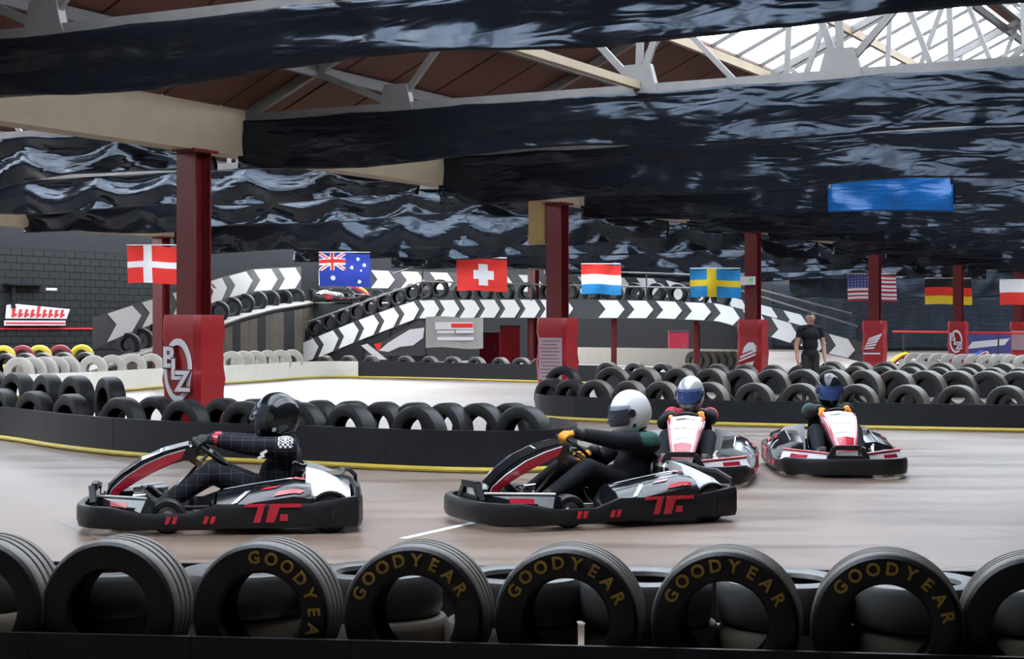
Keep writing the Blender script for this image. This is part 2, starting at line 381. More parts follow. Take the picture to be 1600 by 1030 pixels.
def drape(t, base, s0, s1, seed, material, label, top_z=ZB - .02, drop=.62, swag=0, amp=.045):
    rg = random.Random(seed); ph = [rg.uniform(0, 6.28) for _ in range(8)]; L = s1 - s0
    ns = max(2, int(L / 1.7))
    dv = rg.uniform(-.05, .07)
    def fn(u, v):
        s = u * L
        fold = amp * (.5 * math.sin(s * 3.1 + ph[0]) + .35 * math.sin(s * 7.3 + ph[1] + 2 * v) + .25 * math.sin(s * 13 + ph[2] + 3 * v))
        sc_ = abs(math.sin(math.pi * (s / L * ns)))
        xc = (s / L * ns) % 1.0; para = 4 * xc * (1 - xc)
        horiz = amp * (.25 * math.sin(v * 9 + ph[3] + .6 * math.sin(s * .9 + ph[4])) + 1.1 * swag * math.sin(6.28 * (1.5 * v - .62 * para * (.4 + .6 * v)) + ph[3]) * (.3 + para))
        diag = amp * .45 * math.sin((s * 2.0 - v * 5) + ph[5] + math.sin(s * .7)) * v
        y = (fold * (.35 + .65 * v) * (1 - .5 * swag) + horiz + diag)
        sag = (.04 + .05 * swag) * sc_
        dr = drop + dv * math.sin(s * .5 + ph[6]) + .04 * math.sin(s * 1.3 + ph[7])
        return (s0 + s, y - .09, -sag * (1 - v) * .5 - v * dr)
    m = MB(); m.grid(fn, int(L * 14), 18)
    me = m.mesh('sheet', material); me.polygons.foreach_set('use_smooth', [True] * len(me.polygons))
    o = obj('plastic_sheet', me); o.location = H(t, base, top_z); o.rotation_euler.z = math.atan2(B2.y, B2.x)
    sm = o.modifiers.new('thick', 'SOLIDIFY'); sm.thickness = .006
    return tag(o, label, 'plastic sheet')
for i, t in enumerate(TK):
    truss(t, 0, f'grey steel roof truss over the track, {ORD[i]} counted from the camera', i)
    if i < 10: truss(t, -14, f'grey steel roof truss beyond the pale beam, {ORD[i]} counted from the camera', i)
for i, t in enumerate(TK):
    nm = f'glossy black plastic sheet hung along the {ORD[i]} truss over the track'
    if i == 0: drape(t, 0, .1, 14, 11, 'plastic_sheet', nm, drop=.56, amp=.05)
    elif i == 3:
        drape(t, 0, .1, 4.9, 14, 'plastic_sheet', 'short black plastic sheet before the blue one on the fourth truss', drop=.75, swag=.2)
        drape(t, 0, 4.85, 7.0, 77, 'plastic_blue', 'bright blue plastic sheet hanging among the black ones', drop=.76, swag=.3)
        drape(t, 0, 6.95, 13.9, 15, 'plastic_sheet', 'black plastic sheet beyond the blue one on the fourth truss', drop=.75, swag=.3)
    else: drape(t, 0, 0.1, 13.9, 11 + i, 'plastic_sheet', nm, drop=.65 if i < 2 else .75, swag=.3 if i > 1 else .1)
    if 0 < i < 11: drape(t, -14, .1, 13.7, 40 + i, 'plastic_sheet', f'wrinkled black plastic sheet beyond the pale beam on the {ORD[i]} truss', swag=1.0, drop=.62 if i < 4 else .9, amp=.06)
# lowest sheets screening the far end of the hall
for k, (t, s0, s1, z, dr) in enumerate(((58, 0.2, 13.8, 4.2, 1.6), (64, -13.8, -.2, 4.2, 1.3), (79, -20, 14, 4.2, 4.1))):
    drape(t, 0, s0, s1, 90 + k, 'plastic_dull', ('deep dark sheet across the far end of the track bay', 'dark sheet low across the far end beyond the bridge', 'full-height dark sheet closing the far end of the hall')[k], top_z=z, drop=dr, swag=.5)

# ------------------------------------------------------------------ columns with crash pads
def column(t, s, label, emblem, pad=True, short=False):
    c = thing('steel_column', label, 'column', H(t, s), HALL, None)
    m = MB(); hgt = 3.80
    m.box((0, 0, hgt / 2), (.30, .022, hgt)); m.box((.15, 0, hgt / 2), (.022, .30, hgt)); m.box((-.15, 0, hgt / 2), (.022, .30, hgt)); m.build('shaft', 'column_red', c)
    MB().box((0, 0, hgt - .02), (.5, .4, .04)).build('cap_plate', 'column_red', c)
    MB().box((0, 0, .015), (.5, .5, .03)).build('base_plate', 'column_red', c)
    if not pad: return c
    hp, hw = 1.70, .30
    def prof(z): return 1 + .03 * math.sin(z * 9) + .02 * math.sin(z * 23)
    m = MB(); ring = []
    N = 18
    for j in range(N + 1):
        z = .06 + (hp - .06) * j / N; k = hw * prof(z) * (.94 if j in (0, N) else 1); b = .07
        ring.append([(k, k - b), (k - b, k), (-k + b, k), (-k, k - b), (-k, -k + b), (-k + b, -k), (k - b, -k), (k, -k + b)])
    vs = [(x, y, .06 + (hp - .06) * j / N) for j, rg in enumerate(ring) for (x, y) in rg]; fs = []
    for j in range(N):
        for k in range(8): fs.append((j * 8 + k, j * 8 + (k + 1) % 8, (j + 1) * 8 + (k + 1) % 8, (j + 1) * 8 + k))
    fs += [tuple(range(7, -1, -1)), tuple(N * 8 + k for k in range(8))]
    m.add(vs, fs); pd = m.build('crash_pad', 'pad_red', c, smooth=True); pd['label'] = 'thick red vinyl crash pad'
    # the face with normal -x looks at the camera; its right on the picture is -y
    X0 = -hw - .024
    P = lambda u, v: (X0, -u, v)
    if emblem == 'BLZ':
        m = MB(); n = 40
        pts = [P(.0 + .20 * math.sin(2 * math.pi * k / n), 1.0 + .36 * math.cos(2 * math.pi * k / n)) for k in range(n)]
        vs = []; 
        for k in range(n):
            a = 2 * math.pi * k / n
            for (q, dx) in ((1.0, 0), (.80, 0), (.80, .03), (1.0, .03)):
                vs.append((X0 - .004 + dx, -.215 * q * math.sin(a), 1.0 + .40 * q * math.cos(a)))
        fs = []
        for k in range(n):
            j = (k + 1) % n
            for q in range(4): fs.append((k * 4 + q, j * 4 + q, j * 4 + (q + 1) % 4, k * 4 + (q + 1) % 4))
        m.add(vs, fs); m.build('emblem_ring', 'print_white', pd)
        for q, (ch, u, v) in enumerate((('B', -.13, 1.15), ('L', .0, 1.0), ('Z', .11, .85))):
            xo = X0 - .012 - q * .014
            put_text(pd, 'letter_outline', ch, .36, (xo + .006, -u, v), (0, -1, 0), (0, 0, 1), 'column_red', ext=.004, bold=.026)
            put_text(pd, 'emblem_letter', ch, .36, (xo, -u, v), (0, -1, 0), (0, 0, 1), 'print_white', ext=.005, bold=.010)
    elif emblem == 'poster':
        MB().box((X0, -.02, .96), (.01, .46, .76)).build('notice_sheet', 'notice_pale', pd)
        for r_ in range(11): MB().box((X0 - .007, -.02 + (.02 if r_ % 3 else 0), 1.28 - r_ * .064), (.004, .38 - (.06 if r_ % 3 == 1 else 0), .022)).build('notice_line', 'notice_ink', pd)
    elif emblem == 'slash':
        for (u0, v0, u1, v1, h) in ((-.2, .78, .2, .95, .05), (-.22, .70, .18, .86, .04)):
            m = MB(); m.prism([(u0, v0), (u1, v1), (u1, v1 + h), (u0, v0 + h)], lambda u, v: P(u, v), lambda u, v: (X0 + .02, -u, v)); m.build('emblem_stroke', 'print_white', pd)
        m = MB(); m.prism([(-.15, .90), (-.1, 1.05), (.0, 1.16), (.12, 1.16), (.2, 1.06), (.16, .98), (.05, .97)], lambda u, v: P(u, v), lambda u, v: (X0 + .02, -u, v)); m.build('emblem_shape', 'print_white', pd)
        m = MB(); m.prism([(-.06, .60), (.1, .60), (.14, .72), (-.08, .66)], lambda u, v: P(u, v), lambda u, v: (X0 + .02, -u, v)); m.build('emblem_shape', 'print_white', pd)
    elif emblem == 'wing':
        for k in range(5):
            m = MB(); v = .86 + k * .07; m.prism([(-.26 + k * .035, v), (.05 + k * .055, v + .02 + k * .02), (.08 + k * .055, v + .07 + k * .03), (-.2 + k * .03, v + .05)], lambda u, v: P(u, v), lambda u, v: (X0 + .02, -u, v)); m.build('wing_feather', 'print_white', pd)
        MB().box((X0, 0, .74), (.012, .5, .045)).build('emblem_stroke', 'print_white', pd)
    return c
emb = ['BLZ', 'poster', 'slash', 'wing', 'BLZ', 'poster']
cl = ['nearest red column, its pad with a white ringed letter emblem',
      'red column whose pad carries a pale printed notice, in front of the bridge',
      'red column with control box and a white slashed emblem on its pad',
      'red column behind the striped flag with a white wing emblem on its pad',
      'distant red column with a small ringed letter emblem on its pad',
      'farthest red padded column, at the edge of the picture']
for k in range(6): column(10.32 * k, 0, cl[k], emb[k])
column(15.9, -14, 'bare dark red column beside the dark block wall', None, False)
column(36.2, -14, 'bare dark red column under the bridge', None, False)
bx = thing('control_box', 'white control box with a green lamp on the third column', 'box', H(20.64 - .2, -.05, 2.62), HALL)
MB().box((0, 0, 0), (.12, .34, .2)).build('case', 'print_white', bx); MB().box((-.065, -.1, .02), (.01, .1, .05)).build('lamp', 'led_green', bx)
bx = thing('wall_cabinet', 'tan cabinet fixed high on the side of the second column', 'cabinet', H(10.32, -.36, 3.45), HALL)
MB().box((0, 0, 0), (.25, .35, .8)).build('body', 'tan', bx); MB().box((-.13, 0, 0), (.01, .3, .74)).build('door', 'tan', bx)

# ------------------------------------------------------------------ tyres
def tyre_mesh(name, Ro, Ri, wd, mats, n=36, grooves=False):
    h = wd / 2
    if grooves:
        prof = [(Ri, -h * .72), (Ri + .012, -h * .9), (Ri + (Ro - Ri) * .45, -h * 1.04), (Ro * .93, -h * .98), (Ro * .975, -h * .86), (Ro, -h * .7)]
        for g in (-.4, 0, .4):
            prof += [(Ro, h * (g - .07)), (Ro - .012, h * (g - .05)), (Ro - .012, h * (g + .05)), (Ro, h * (g + .07))]
        prof += [(Ro, h * .7), (Ro * .975, h * .86), (Ro * .93, h * .98), (Ri + (Ro - Ri) * .45, h * 1.04), (Ri + .012, h * .9), (Ri, h * .72)]
        prof += [(Ri + .03, h * .62), (Ro - .05, h * .7), (Ro - .035, 0), (Ro - .05, -h * .7), (Ri + .03, -h * .62)]
    else:
        prof = [(Ri, -h * .72), (Ri + .012, -h * .9), (Ri + (Ro - Ri) * .5, -h * 1.04), (Ro * .95, -h * .92), (Ro, -h * .68), (Ro * 1.004, 0), (Ro, h * .68), (Ro * .95, h * .92), (Ri + (Ro - Ri) * .5, h * 1.04), (Ri + .012, h * .9), (Ri, h * .72),
                (Ri + .03, h * .6), (Ro - .04, h * .6), (Ro - .04, -h * .6), (Ri + .03, -h * .6)]
    m = MB(); m.lathe(prof, n)
    if len(mats) > 1:
        k = len(prof); half = (k - 1) // 2
        for i, f in enumerate(m.f):
            j = i % k
            m.m[i] = 1 if (4 <= j <= 18 if grooves else 3 <= j <= 6) else 0
    return m.mesh(name, mats, smooth=True)
T = {'near': tyre_mesh('tyre', .315, .18, .28, ['rubber', 'tread_dust_and_sheen'], 48, True),
     'mid': tyre_mesh('tyre', .33, .19, .22, ['rubber']),
     'dust': tyre_mesh('tyre', .33, .19, .22, ['rubber_dusty', 'tread_dust_and_sheen']),
     'white': tyre_mesh('tyre', .33, .14, .22, ['tyre_white_and_daylit']),
     'brown': tyre_mesh('tyre', .31, .18, .21, ['rubber_brown']), 'grey': tyre_mesh('tyre', .31, .18, .21, ['rubber_lit_grey']),
     'yellow': tyre_mesh('tyre', .33, .19, .22, ['tyre_yellow']),
     'red': tyre_mesh('tyre', .33, .19, .22, ['tyre_red'])}
def tyre(kind, x, y, z, rz, label, group, flat=False, tilt=0, sc_=1):
    o = obj('tyre', T[kind]); o.location = (x, y, z + (.11 * sc_ if flat else .33 * sc_ if kind != 'near' and kind != 'brown' else .31 * sc_))
    o.rotation_euler = (R(90), 0, rz) if flat else (tilt, 0, rz); o.scale = (sc_,) * 3
    return tag(o, label, 'tyre', group)
def bowed(pts, n):
    return pts
def path_pts(pts, step):
    """resample a ground polyline (Vectors) smoothly"""
    P_ = [pts[0] * 2 - pts[1]] + list(pts) + [pts[-1] * 2 - pts[-2]]; out = []
    for i in range(1, len(P_) - 2):
        p0, p1, p2, p3 = P_[i - 1:i + 3]; n = max(1, int((p2 - p1).length / step))
        for k in range(n):
            t = k / n
            out.append(.5 * ((2 * p1) + (p2 - p0) * t + (2 * p0 - 5 * p1 + 4 * p2 - p3) * t * t + (3 * p1 - p0 - 3 * p2 + p3) * t ** 3))
    out.append(pts[-1]); return out
def barrier(label, pts, h, th=.03, step=.3, board='board_black', strip=True, seg=6, switch=None):
    b = thing('track_barrier', label, 'barrier', (0, 0, 0))
    pp = path_pts(pts, step)
    def nrm(i):
        d = pp[min(i + 1, len(pp) - 1)] - pp[max(i - 1, 0)]; d.z = 0; d.normalize(); return Vector((-d.y, d.x, 0))
    i = 0; k = 0
    while i < len(pp) - 1:
        j = min(i + seg, len(pp) - 1); m = MB(); vs = []
        for q in range(i, j + 1):
            nn = nrm(q) * (th / 2 + (.004 if k % 2 else 0)); z0 = .02
            vs += [pp[q] - nn + Vector((0, 0, z0)), pp[q] + nn + Vector((0, 0, z0)), pp[q] + nn + Vector((0, 0, h)), pp[q] - nn + Vector((0, 0, h))]
        n = j - i; fs = []
        for q in range(n):
            for e in range(4): fs.append((q * 4 + e, q * 4 + (e + 1) % 4, q * 4 + 4 + (e + 1) % 4, q * 4 + 4 + e))
        fs += [(0, 3, 2, 1), (n * 4, n * 4 + 1, n * 4 + 2, n * 4 + 3)]
        m.add(vs, fs)
        mt = board if not switch or pp[i].x > switch else 'board_white_and_daylit'
        m.build('board', mt, b, smooth=True); i = j; k += 1
    if strip:
        pts2 = []
        for q in range(len(pp)):
            pts2.append(pp[q] - nrm(q) * (th / 2 + .025) + Vector((0, 0, .035)))
        MB().tube(pts2, .03, 8).build('yellow_kerb_tube', 'yellow', b, smooth=True)
    return b, pp
# --- near barrier (between camera and track)
near_px = [-20, 183, 418, 655, 892, 1138, 1388, 1622]
def near_d(px): return 7.42 - (px / 1600) * .55
nb = thing('near_board', 'low dark board along the foot of the lettered tyres', 'barrier')
for k in range(8):
    a, b = -200 + k * 250, -200 + (k + 1) * 250 - 2
    da, db = near_d(a) - .20, near_d(b) - .20
    MB().beam(G(a, da, .115), G(b, db, .115), .025, .23).build('board', 'board_black', nb)
nl = ['lettered tyre cut by the left edge at the front', 'plain-looking black tyre at the front, second from the left',
      'front tyre with gold letters running down its right side', 'front tyre with gold letters arched on top, below the left kart gap',
      'front tyre with gold letters arched on top, just left of the middle kart', 'front tyre with gold letters on top, below the middle kart rear',
      'front tyre with gold letters, second from the right edge', 'black front tyre cut by the right edge']
nl = ['large black front tyre cut off by the left edge of the photo', 'large black front tyre without readable lettering, second from left',
      'large front tyre with gold lettering running down its right side', 'large front tyre with gold lettering over the top, fourth from left',
      'large front tyre with gold lettering over the top, fifth from left', 'large front tyre with gold lettering over the top, sixth from left',
      'large front tyre with gold lettering over the top, seventh from left', 'large black front tyre cut off by the right edge of the photo']
glyphs = {}
def letters_on(o, rot):
    for i, ch in enumerate('GOODYEAR'):
        if ch not in glyphs:
            glyphs[ch] = text_mesh(ch, .074, .003, .0018); glyphs[ch].materials.clear(); glyphs[ch].materials.append(M['letter_gold'])
        a = R(62) - R(124) * i / 7 + R(90) - rot; r = .25
        l = obj('letter', glyphs[ch], o)
        l.matrix_local = Matrix.Translation((r * math.cos(a), -.1475, r * math.sin(a))) @ Matrix.Rotation(-(a - R(90)), 4, 'Y') @ Matrix.Rotation(R(90), 4, 'X')
rot = [None, None, R(58), R(-4), R(2), R(0), R(14), None]
for k, px in enumerate(near_px):
    d = near_d(px); o = tyre('near', G(px, d).x, d + .03, 0, R((800 - px) * .003 - 11), nl[k], 'large front tyres')
    if rot[k] is not None: letters_on(o, rot[k])
# flat stacks behind the near row, two or three high
k = 0
for i in range(9):
    px = -30 + i * 209
    d = near_d(px) + .56
    for lv in range(2):
        x = G(px, d).x + rnd.uniform(-.03, .03)
        nm = f'{"upper" if lv else "lower"} flat tyre of the {ORD[i]} stack from the left behind the front row'
        tyre('brown' if lv == 0 else 'grey', x, d + rnd.uniform(-.04, .04), lv * .205, rnd.uniform(0, 3), nm, 'flat tyres behind the front row', flat=True)
barrier('low black trackside board behind the flat tyres nearest the camera', [G(-300, 9.0), G(200, 8.85), G(800, 8.7), G(1400, 8.55), G(1900, 8.5)], .30, strip=False)
# --- island barrier with its tyres
isl = [G(-260, 25.2), G(-120, 24.0), G(0, 22.7), G(100, 20.9), G(200, 19.75), G(330, 18.95), G(480, 18.4), G(640, 17.75), G(760, 17.5), G(850, 17.65), G(893, 18.3), G(896, 19.2), G(860, 20.1)]
barrier('curved black barrier with a yellow foot behind the two leading karts', isl, .45)
def trow(items, d_fn, kind, rz, where, group, z=0, sc_=1.0):
    for i, it in enumerate(items):
        px, kd, flat = (it if isinstance(it, tuple) else (it, kind, False))
        d = d_fn(px); p = G(px, d)
        tyre(kd or kind, p.x, p.y, z, rz + R(rnd.uniform(-8, 8)), f'{ORD[i]} tyre from the left {where}', group, flat=flat, sc_=sc_)
def lerp_tab(tab):
    def f(x):
        for (x0, y0), (x1, y1) in zip(tab, tab[1:]):
            if x <= x1: return y0 + (y1 - y0) * (x - x0) / (x1 - x0)
        return tab[-1][1]
    return f
fr = lerp_tab([(-100, 24.4), (0, 23.3), (100, 21.5), (200, 20.35), (330, 19.55), (480, 19.0), (640, 18.35), (760, 18.15), (900, 18.3)])
trow([4, 55, 112, 192, 290, 383, 470, 548, 655, (742, 'mid', True), 818, (872, 'mid', True)], fr, 'mid', R(-38), 'in the front row behind the curved black barrier', 'island tyres, front row', sc_=1.03)
bk = lambda px: fr(px) + .72
trow([-10, 28, 75, 120, 172], bk, 'mid', R(-50), 'raised at the back of the heap by the nearest column', 'island tyres, heap', z=.22, sc_=1.03)
trow([(-10, 'mid', True), (78, 'mid', True), (166, 'mid', True)], bk, 'mid', 0, 'lying flat under the heap by the nearest column', 'island tyres, flat')
trow([245, 350, 400, 450, 500, 550, 600, 650, 700, 750, 800], bk, 'mid', R(-38), 'in the second row behind the curved black barrier', 'island tyres, second row', sc_=1.03)
# --- right-hand barrier A
ra = [G(900, 31), G(858, 29.6), G(838, 28.6), G(848, 27.7), G(900, 27.0), G(1000, 26.3), G(1150, 25.6), G(1400, 24.7), G(1650, 24.0), G(1850, 23.5)]
barrier('black barrier with a yellow foot behind the two following karts', ra, .40)
fa = lerp_tab([(840, 28.6), (900, 27.7), (1000, 27.0), (1150, 26.3), (1400, 25.35), (1700, 24.6)])
trow([(862, 'mid', False), (893, 'mid', False), 932, 985, 1035, 1110, 1180, 1252, 1340, 1420, 1498, 1575], fa, 'dust', R(-38), 'in the front row behind the following karts', 'right barrier tyres, front row')
trow([(880, 'mid', False), 958, 1008, 1062, 1112, 1160, 1208, 1256, 1304, 1352, 1400, 1448, 1496, 1544, 1592], lambda p: fa(p) + .75, 'dust', R(-38), 'in the raised row behind the following karts', 'right barrier tyres, raised row', z=.2)
trow([(905 + 70 * i, 'dust', True) for i in range(11)], lambda p: fa(p) + .75, 'dust', 0, 'lying flat under the raised row behind the following karts', 'right barrier tyres, flat')
# --- right-hand barrier B
rb = [G(935, 40.5), G(1100, 38.2), G(1300, 36.5), G(1500, 35.2), G(1750, 34)]
barrier('second black barrier beyond the following karts', rb, .46, strip=False)
fb = lerp_tab([(900, 41.3), (1100, 38.8), (1300, 37.1), (1500, 35.8), (1800, 34.4)])
trow([950 + 43 * i for i in range(16)], fb, 'dust', R(-38), 'on the second barrier beyond the following karts', 'second barrier tyres, front row')
trow([1262, 1300, 1345, 1385, 1428, 1472, 1520, 1568], lambda p: fb(p) + .8, 'dust', R(-38), 'in the back row on the second barrier', 'second barrier tyres, back row', sc_=1.12)
# --- far barrier, pooled daylight coloured in as white to the left, black towards the middle
fb2 = [G(-80, 34), G(130, 37.5), G(192, 39), G(252, 41), G(400, 45.2), G(476, 48.3), G(560, 48.8), G(700, 47.2), G(838, 45), G(960, 43.5)]
barrier('far barrier, boards coloured as daylit at the left, black towards the middle', fb2, .50, switch=G(470, 48.2).x)
ff = lerp_tab([(-80, 34.6), (130, 38.2), (252, 41.7), (400, 46), (476, 49), (560, 49.5), (700, 47.9), (960, 44.3)])
trow([30, 50, 68, 86, 104, 146, 175, 208, 236, 362, 380, 398, 418, 438, 456], ff, 'white', R(0), 'along the daylight-coloured part of the far barrier', 'tyres in daylit colour', z=.2)
trow([508, 545, 580, 634, 672, 708, 745, 782, 815, 845], ff, 'dust', R(-38), 'along the black part of the far barrier', 'far barrier tyres')
# coloured tyres by the dark wall
for i, (px, kd) in enumerate(((5, 'yellow'), (35, 'red'), (62, 'yellow'), (94, 'red'), (128, 'yellow'))):
    p = G(px, 44.5 + i * .5)
    tyre(kd, p.x, p.y, .36, R(5), f'{"yellow" if kd == "yellow" else "dark red"} painted tyre before the block wall, {ORD[i]} from left', 'painted tyres')
    tyre('dust', p.x + .25, p.y - .5, .16, R(-20), f'dull tyre standing in front of the painted ones, {ORD[i]} from the left', 'dull tyres by the wall')
# pale rows far on the right
rc = [G(1405, 55), G(1450, 52), G(1520, 50), G(1620, 48.5), G(1720, 47.5)]
barrier('grey far barrier topped by pale tyres at the right', rc, .42, board='banner_grey', strip=False)
for i in range(10):
    px = 1428 + i * 19; d = lerp_tab([(1400, 55.6), (1450, 52.6), (1520, 50.6), (1620, 49), (1720, 48)])(px); p = G(px, d)
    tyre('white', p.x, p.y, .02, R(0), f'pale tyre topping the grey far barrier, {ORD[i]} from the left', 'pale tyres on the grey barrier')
barrier('long low pale barrier under the bridge', [G(845, 66), G(980, 63), G(1180, 58)], .7, board='board_white_and_daylit', strip=False)
for i in range(9):
    px = 1085 + i * 12; p = G(px, 57.5)
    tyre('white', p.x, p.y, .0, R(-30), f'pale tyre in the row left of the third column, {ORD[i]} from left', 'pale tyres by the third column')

# ------------------------------------------------------------------ kart bridge with chevron boards
near_strip = [(462, 540, 572, 59.4), (505, 522, 556, 58.8), (560, 500, 533, 58.0), (610, 482, 514, 57.2), (652, 469, 498, 56.6), (760, 468, 497, 55.3), (900, 468, 497, 54.0), (1030, 470, 498, 52.6), (1120, 474, 502, 51.6), (1170, 486, 516, 51.0), (1230, 503, 535, 50.3), (1290, 520, 552, 49.7), (1350, 536, 566, 49.0)]
far_strip = [(145, 497, 545, 44.0), (215, 474, 516, 46.5), (280, 455, 494, 49.0), (335, 437, 473, 51.5), (395, 421, 456, 55), (480, 417, 450, 63), (600, 423, 451, 64), (730, 427, 454, 62.5), (880, 431, 458, 61), (1030, 435, 462, 59.5), (1100, 452, 479, 58.8), (1180, 474, 501, 58), (1262, 494, 519, 57)]
def strip_fn(tab):
    xs = [t[0] for t in tab]
    def f(px, v):
        for q in range(len(tab) - 1):
            if px <= tab[q + 1][0] or q == len(tab) - 2:
                a, b = tab[q], tab[q + 1]; k = (px - a[0]) / (b[0] - a[0])
                yt = a[1] + (b[1] - a[1]) * k; yb = a[2] + (b[2] - a[2]) * k; d = a[3] + (b[3] - a[3]) * k
                return W(px, yt + (yb - yt) * v, d)
    return f
def chevrons(tab, label, cells):
    f = strip_fn(tab); cb = thing('chevron_barrier', label, 'barrier')
    n = 220; x0, x1 = tab[0][0], tab[-1][0]; m = MB(); back = Vector((0, .05, 0))
    vs = []
    for i in range(n + 1):
        px = x0 + (x1 - x0) * i / n; t, b = f(px, -.02), f(px, 1.02); vs += [t, b, b + back, t + back]
    fs = []
    for i in range(n):
        for e in range(4): fs.append((i * 4 + e, i * 4 + (e + 1) % 4, i * 4 + 4 + (e + 1) % 4, i * 4 + 4 + e))
    fs += [(0, 1, 2, 3), (n * 4, n * 4 + 3, n * 4 + 2, n * 4 + 1)]
    m.add(vs, fs); m.build('board', 'chev_dark', cb)
    fw = Vector((0, -.035, 0))
    for (c0, c1) in cells:
        wd = c1 - c0; tip = wd * .28; body = wd * .74
        poly = [(c0, .02), (c0 + body, .02), (c0 + body + tip, .5), (c0 + body, .98), (c0, .98), (c0 + tip, .5)]
        m = MB(); vs = []
        for q in (fw, Vector((0, .01, 0))):
            for j in range(4):
                for v in (.02, .5, .98):
                    u = c0 + body * j / 3 + (tip if v == .5 else 0); vs.append(f(u, v) + q)
        I = lambda q, j, i: q * 12 + j * 3 + i; fs = []
        for j in range(3):
            for i in range(2): fs += [(I(0, j, i), I(0, j + 1, i), I(0, j + 1, i + 1), I(0, j, i + 1)), (I(1, j, i), I(1, j, i + 1), I(1, j + 1, i + 1), I(1, j + 1, i))]
            for i in (0, 2): fs.append((I(0, j, i), I(0, j + 1, i), I(1, j + 1, i), I(1, j, i)))
        for j in (0, 3):
            for i in range(2): fs.append((I(0, j, i), I(0, j, i + 1), I(1, j, i + 1), I(1, j, i)))
        m.add(vs, fs); m.build('chevron', 'chev_white', cb)
    return f
nc = []; x = 466
while x < 850: nc.append((x, x + 31)); x += 31.5
nc += [(860, 895)]
x = 935
while x < 1340: nc.append((x, x + 40)); x += 45
fn_ = chevrons(near_strip, 'white arrow chevron boards along the near side of the kart bridge', nc)
fc = [(168, 220), (222, 266), (270, 300), (326, 354), (358, 394), (397, 433), (436, 470), (474, 505)]
x = 580
while x < 1225: fc.append((x, x + 36)); x += 46
ff_ = chevrons(far_strip, 'white arrow chevron boards along the far upper side of the kart bridge', fc)
# deck between the two sides
br = thing('kart_bridge', 'raised kart bridge with ramps between the chevron boards', 'bridge')
LF = [(140, 576, 43.5), (200, 556, 46), (260, 536, 48.5), (320, 512, 51), (370, 494, 54), (420, 481, 57.5), (480, 472, 63), (620, 473, 64), (800, 475, 62), (960, 478, 60.2), (1090, 490, 59), (1230, 522, 57.5)]
LN = [(650, 473, 57.3), (800, 471, 55.6), (960, 472, 54.1), (1100, 476, 52.5), (1200, 501, 51.3), (1330, 536, 49.9)]
def edge(tab, i):
    k = min(len(tab) - 2, int(i)); return W(*tab[k]).lerp(W(*tab[k + 1]), i - k)
def deck_part(name, fa, fb, n):
    m = MB(); vs = []; dz = Vector((0, 0, .12)); fs = []; nv = 6
    for i in range(n + 1):
        a, b = fa(i / n), fb(i / n)
        vs += [a.lerp(b, j / nv) for j in range(nv + 1)]
    for i in range(n):
        for j in range(nv): fs.append((i * (nv + 1) + j, i * (nv + 1) + j + 1, (i + 1) * (nv + 1) + j + 1, (i + 1) * (nv + 1) + j))
    m.add(vs, fs); o = m.build(name, 'deck', br, smooth=True); o.modifiers.new('t', 'SOLIDIFY').thickness = .08; return o
off = Vector((.5, -2.3, -.12))
laneA = lambda u: edge(LF, u * 6)
deck_part('left_ramp', lambda u: laneA(u) + off, laneA, 30)
deck_part('deck', lambda u: edge(LN, u * 5), lambda u: edge(LF, 6 + u * 5), 30)
RB = [(462, 566, 59.4), (505, 546, 58.8), (560, 523, 58.0), (610, 503, 57.2), (655, 476, 56.9)]
deck_part('near_ramp', lambda u: edge(RB, u * 4) + Vector((0, .08, 0)), lambda u: edge(RB, u * 4) + Vector((.6, 2.6, 0)), 16)
MB().tube([laneA(i / 12) + off * .9 + Vector((0, 0, .04)) for i in range(13)], .045, 6).build('yellow_edge_line', 'yellow', br)
for i in range(24):
    a, b = laneA(i / 24) + off, laneA((i + 1) / 24 - .002) + off
    m = MB(); n_ = Vector((0, .04, 0)); z0 = Vector((0, 0, -.10))
    m.add([a + z0, b + z0, Vector((b.x, b.y, .01)), Vector((a.x, a.y, .01))] + [p + n_ for p in (a + z0, b + z0, Vector((b.x, b.y, .01)), Vector((a.x, a.y, .01)))], [(0, 1, 2, 3), (7, 6, 5, 4), (0, 4, 5, 1), (1, 5, 6, 2), (2, 6, 7, 3), (3, 7, 4, 0)])
    m.build('side_board', 'ramp_side' if i % 3 else 'wall_dark', br)
m = MB()
for i in range(14):
    px = 470 + i * 14; p = fn_(px, 1.0); q = fn_(px + 14, 1.0)
    m.add([p + Vector((0, .03, 0)), q + Vector((0, .03, 0)), Vector((q.x, q.y + .03, 0)), Vector((p.x, p.y + .03, 0))], [(0, 1, 2, 3)])
sk = m.build('ramp_skirt', 'wall_dark', br); so = sk.modifiers.new('t', 'SOLIDIFY'); so.thickness = .03
for px in (700, 830, 960, 1090):
    for fx in (fn_(px, 1.0) + Vector((0, .4, 0)), ff_(px, 1.0) + Vector((0, 0, -.7))):
        MB().beam((fx.x, fx.y, 0), (fx.x, fx.y, fx.z), .16, .16).build('support_post', 'column_red' if px > 800 else 'steel_dark', br)
# handrails on the near side
for (pts) in ([(405, 530, 60), (614, 456, 57), (660, 440, 56.4), (895, 446, 54), (1150, 452, 51.4), (1340, 510, 49)], [(614, 428, 57), (660, 413, 56.4), (895, 423, 54), (1100, 430, 51.8), (1330, 490, 49.2)]):
    MB().tube([W(*p) for p in pts], .028, 6).build('handrail', 'steel_grey', br)
for px, y0, y1, d in ((660, 413, 470, 56.4), (740, 416, 470, 55.5), (830, 420, 470, 54.6), (920, 424, 470, 53.8), (1010, 427, 470, 52.8), (1100, 430, 474, 51.8)):
    MB().tube([W(px, y0, d), W(px, y1, d)], .025, 6).build('rail_post', 'steel_dark', br)
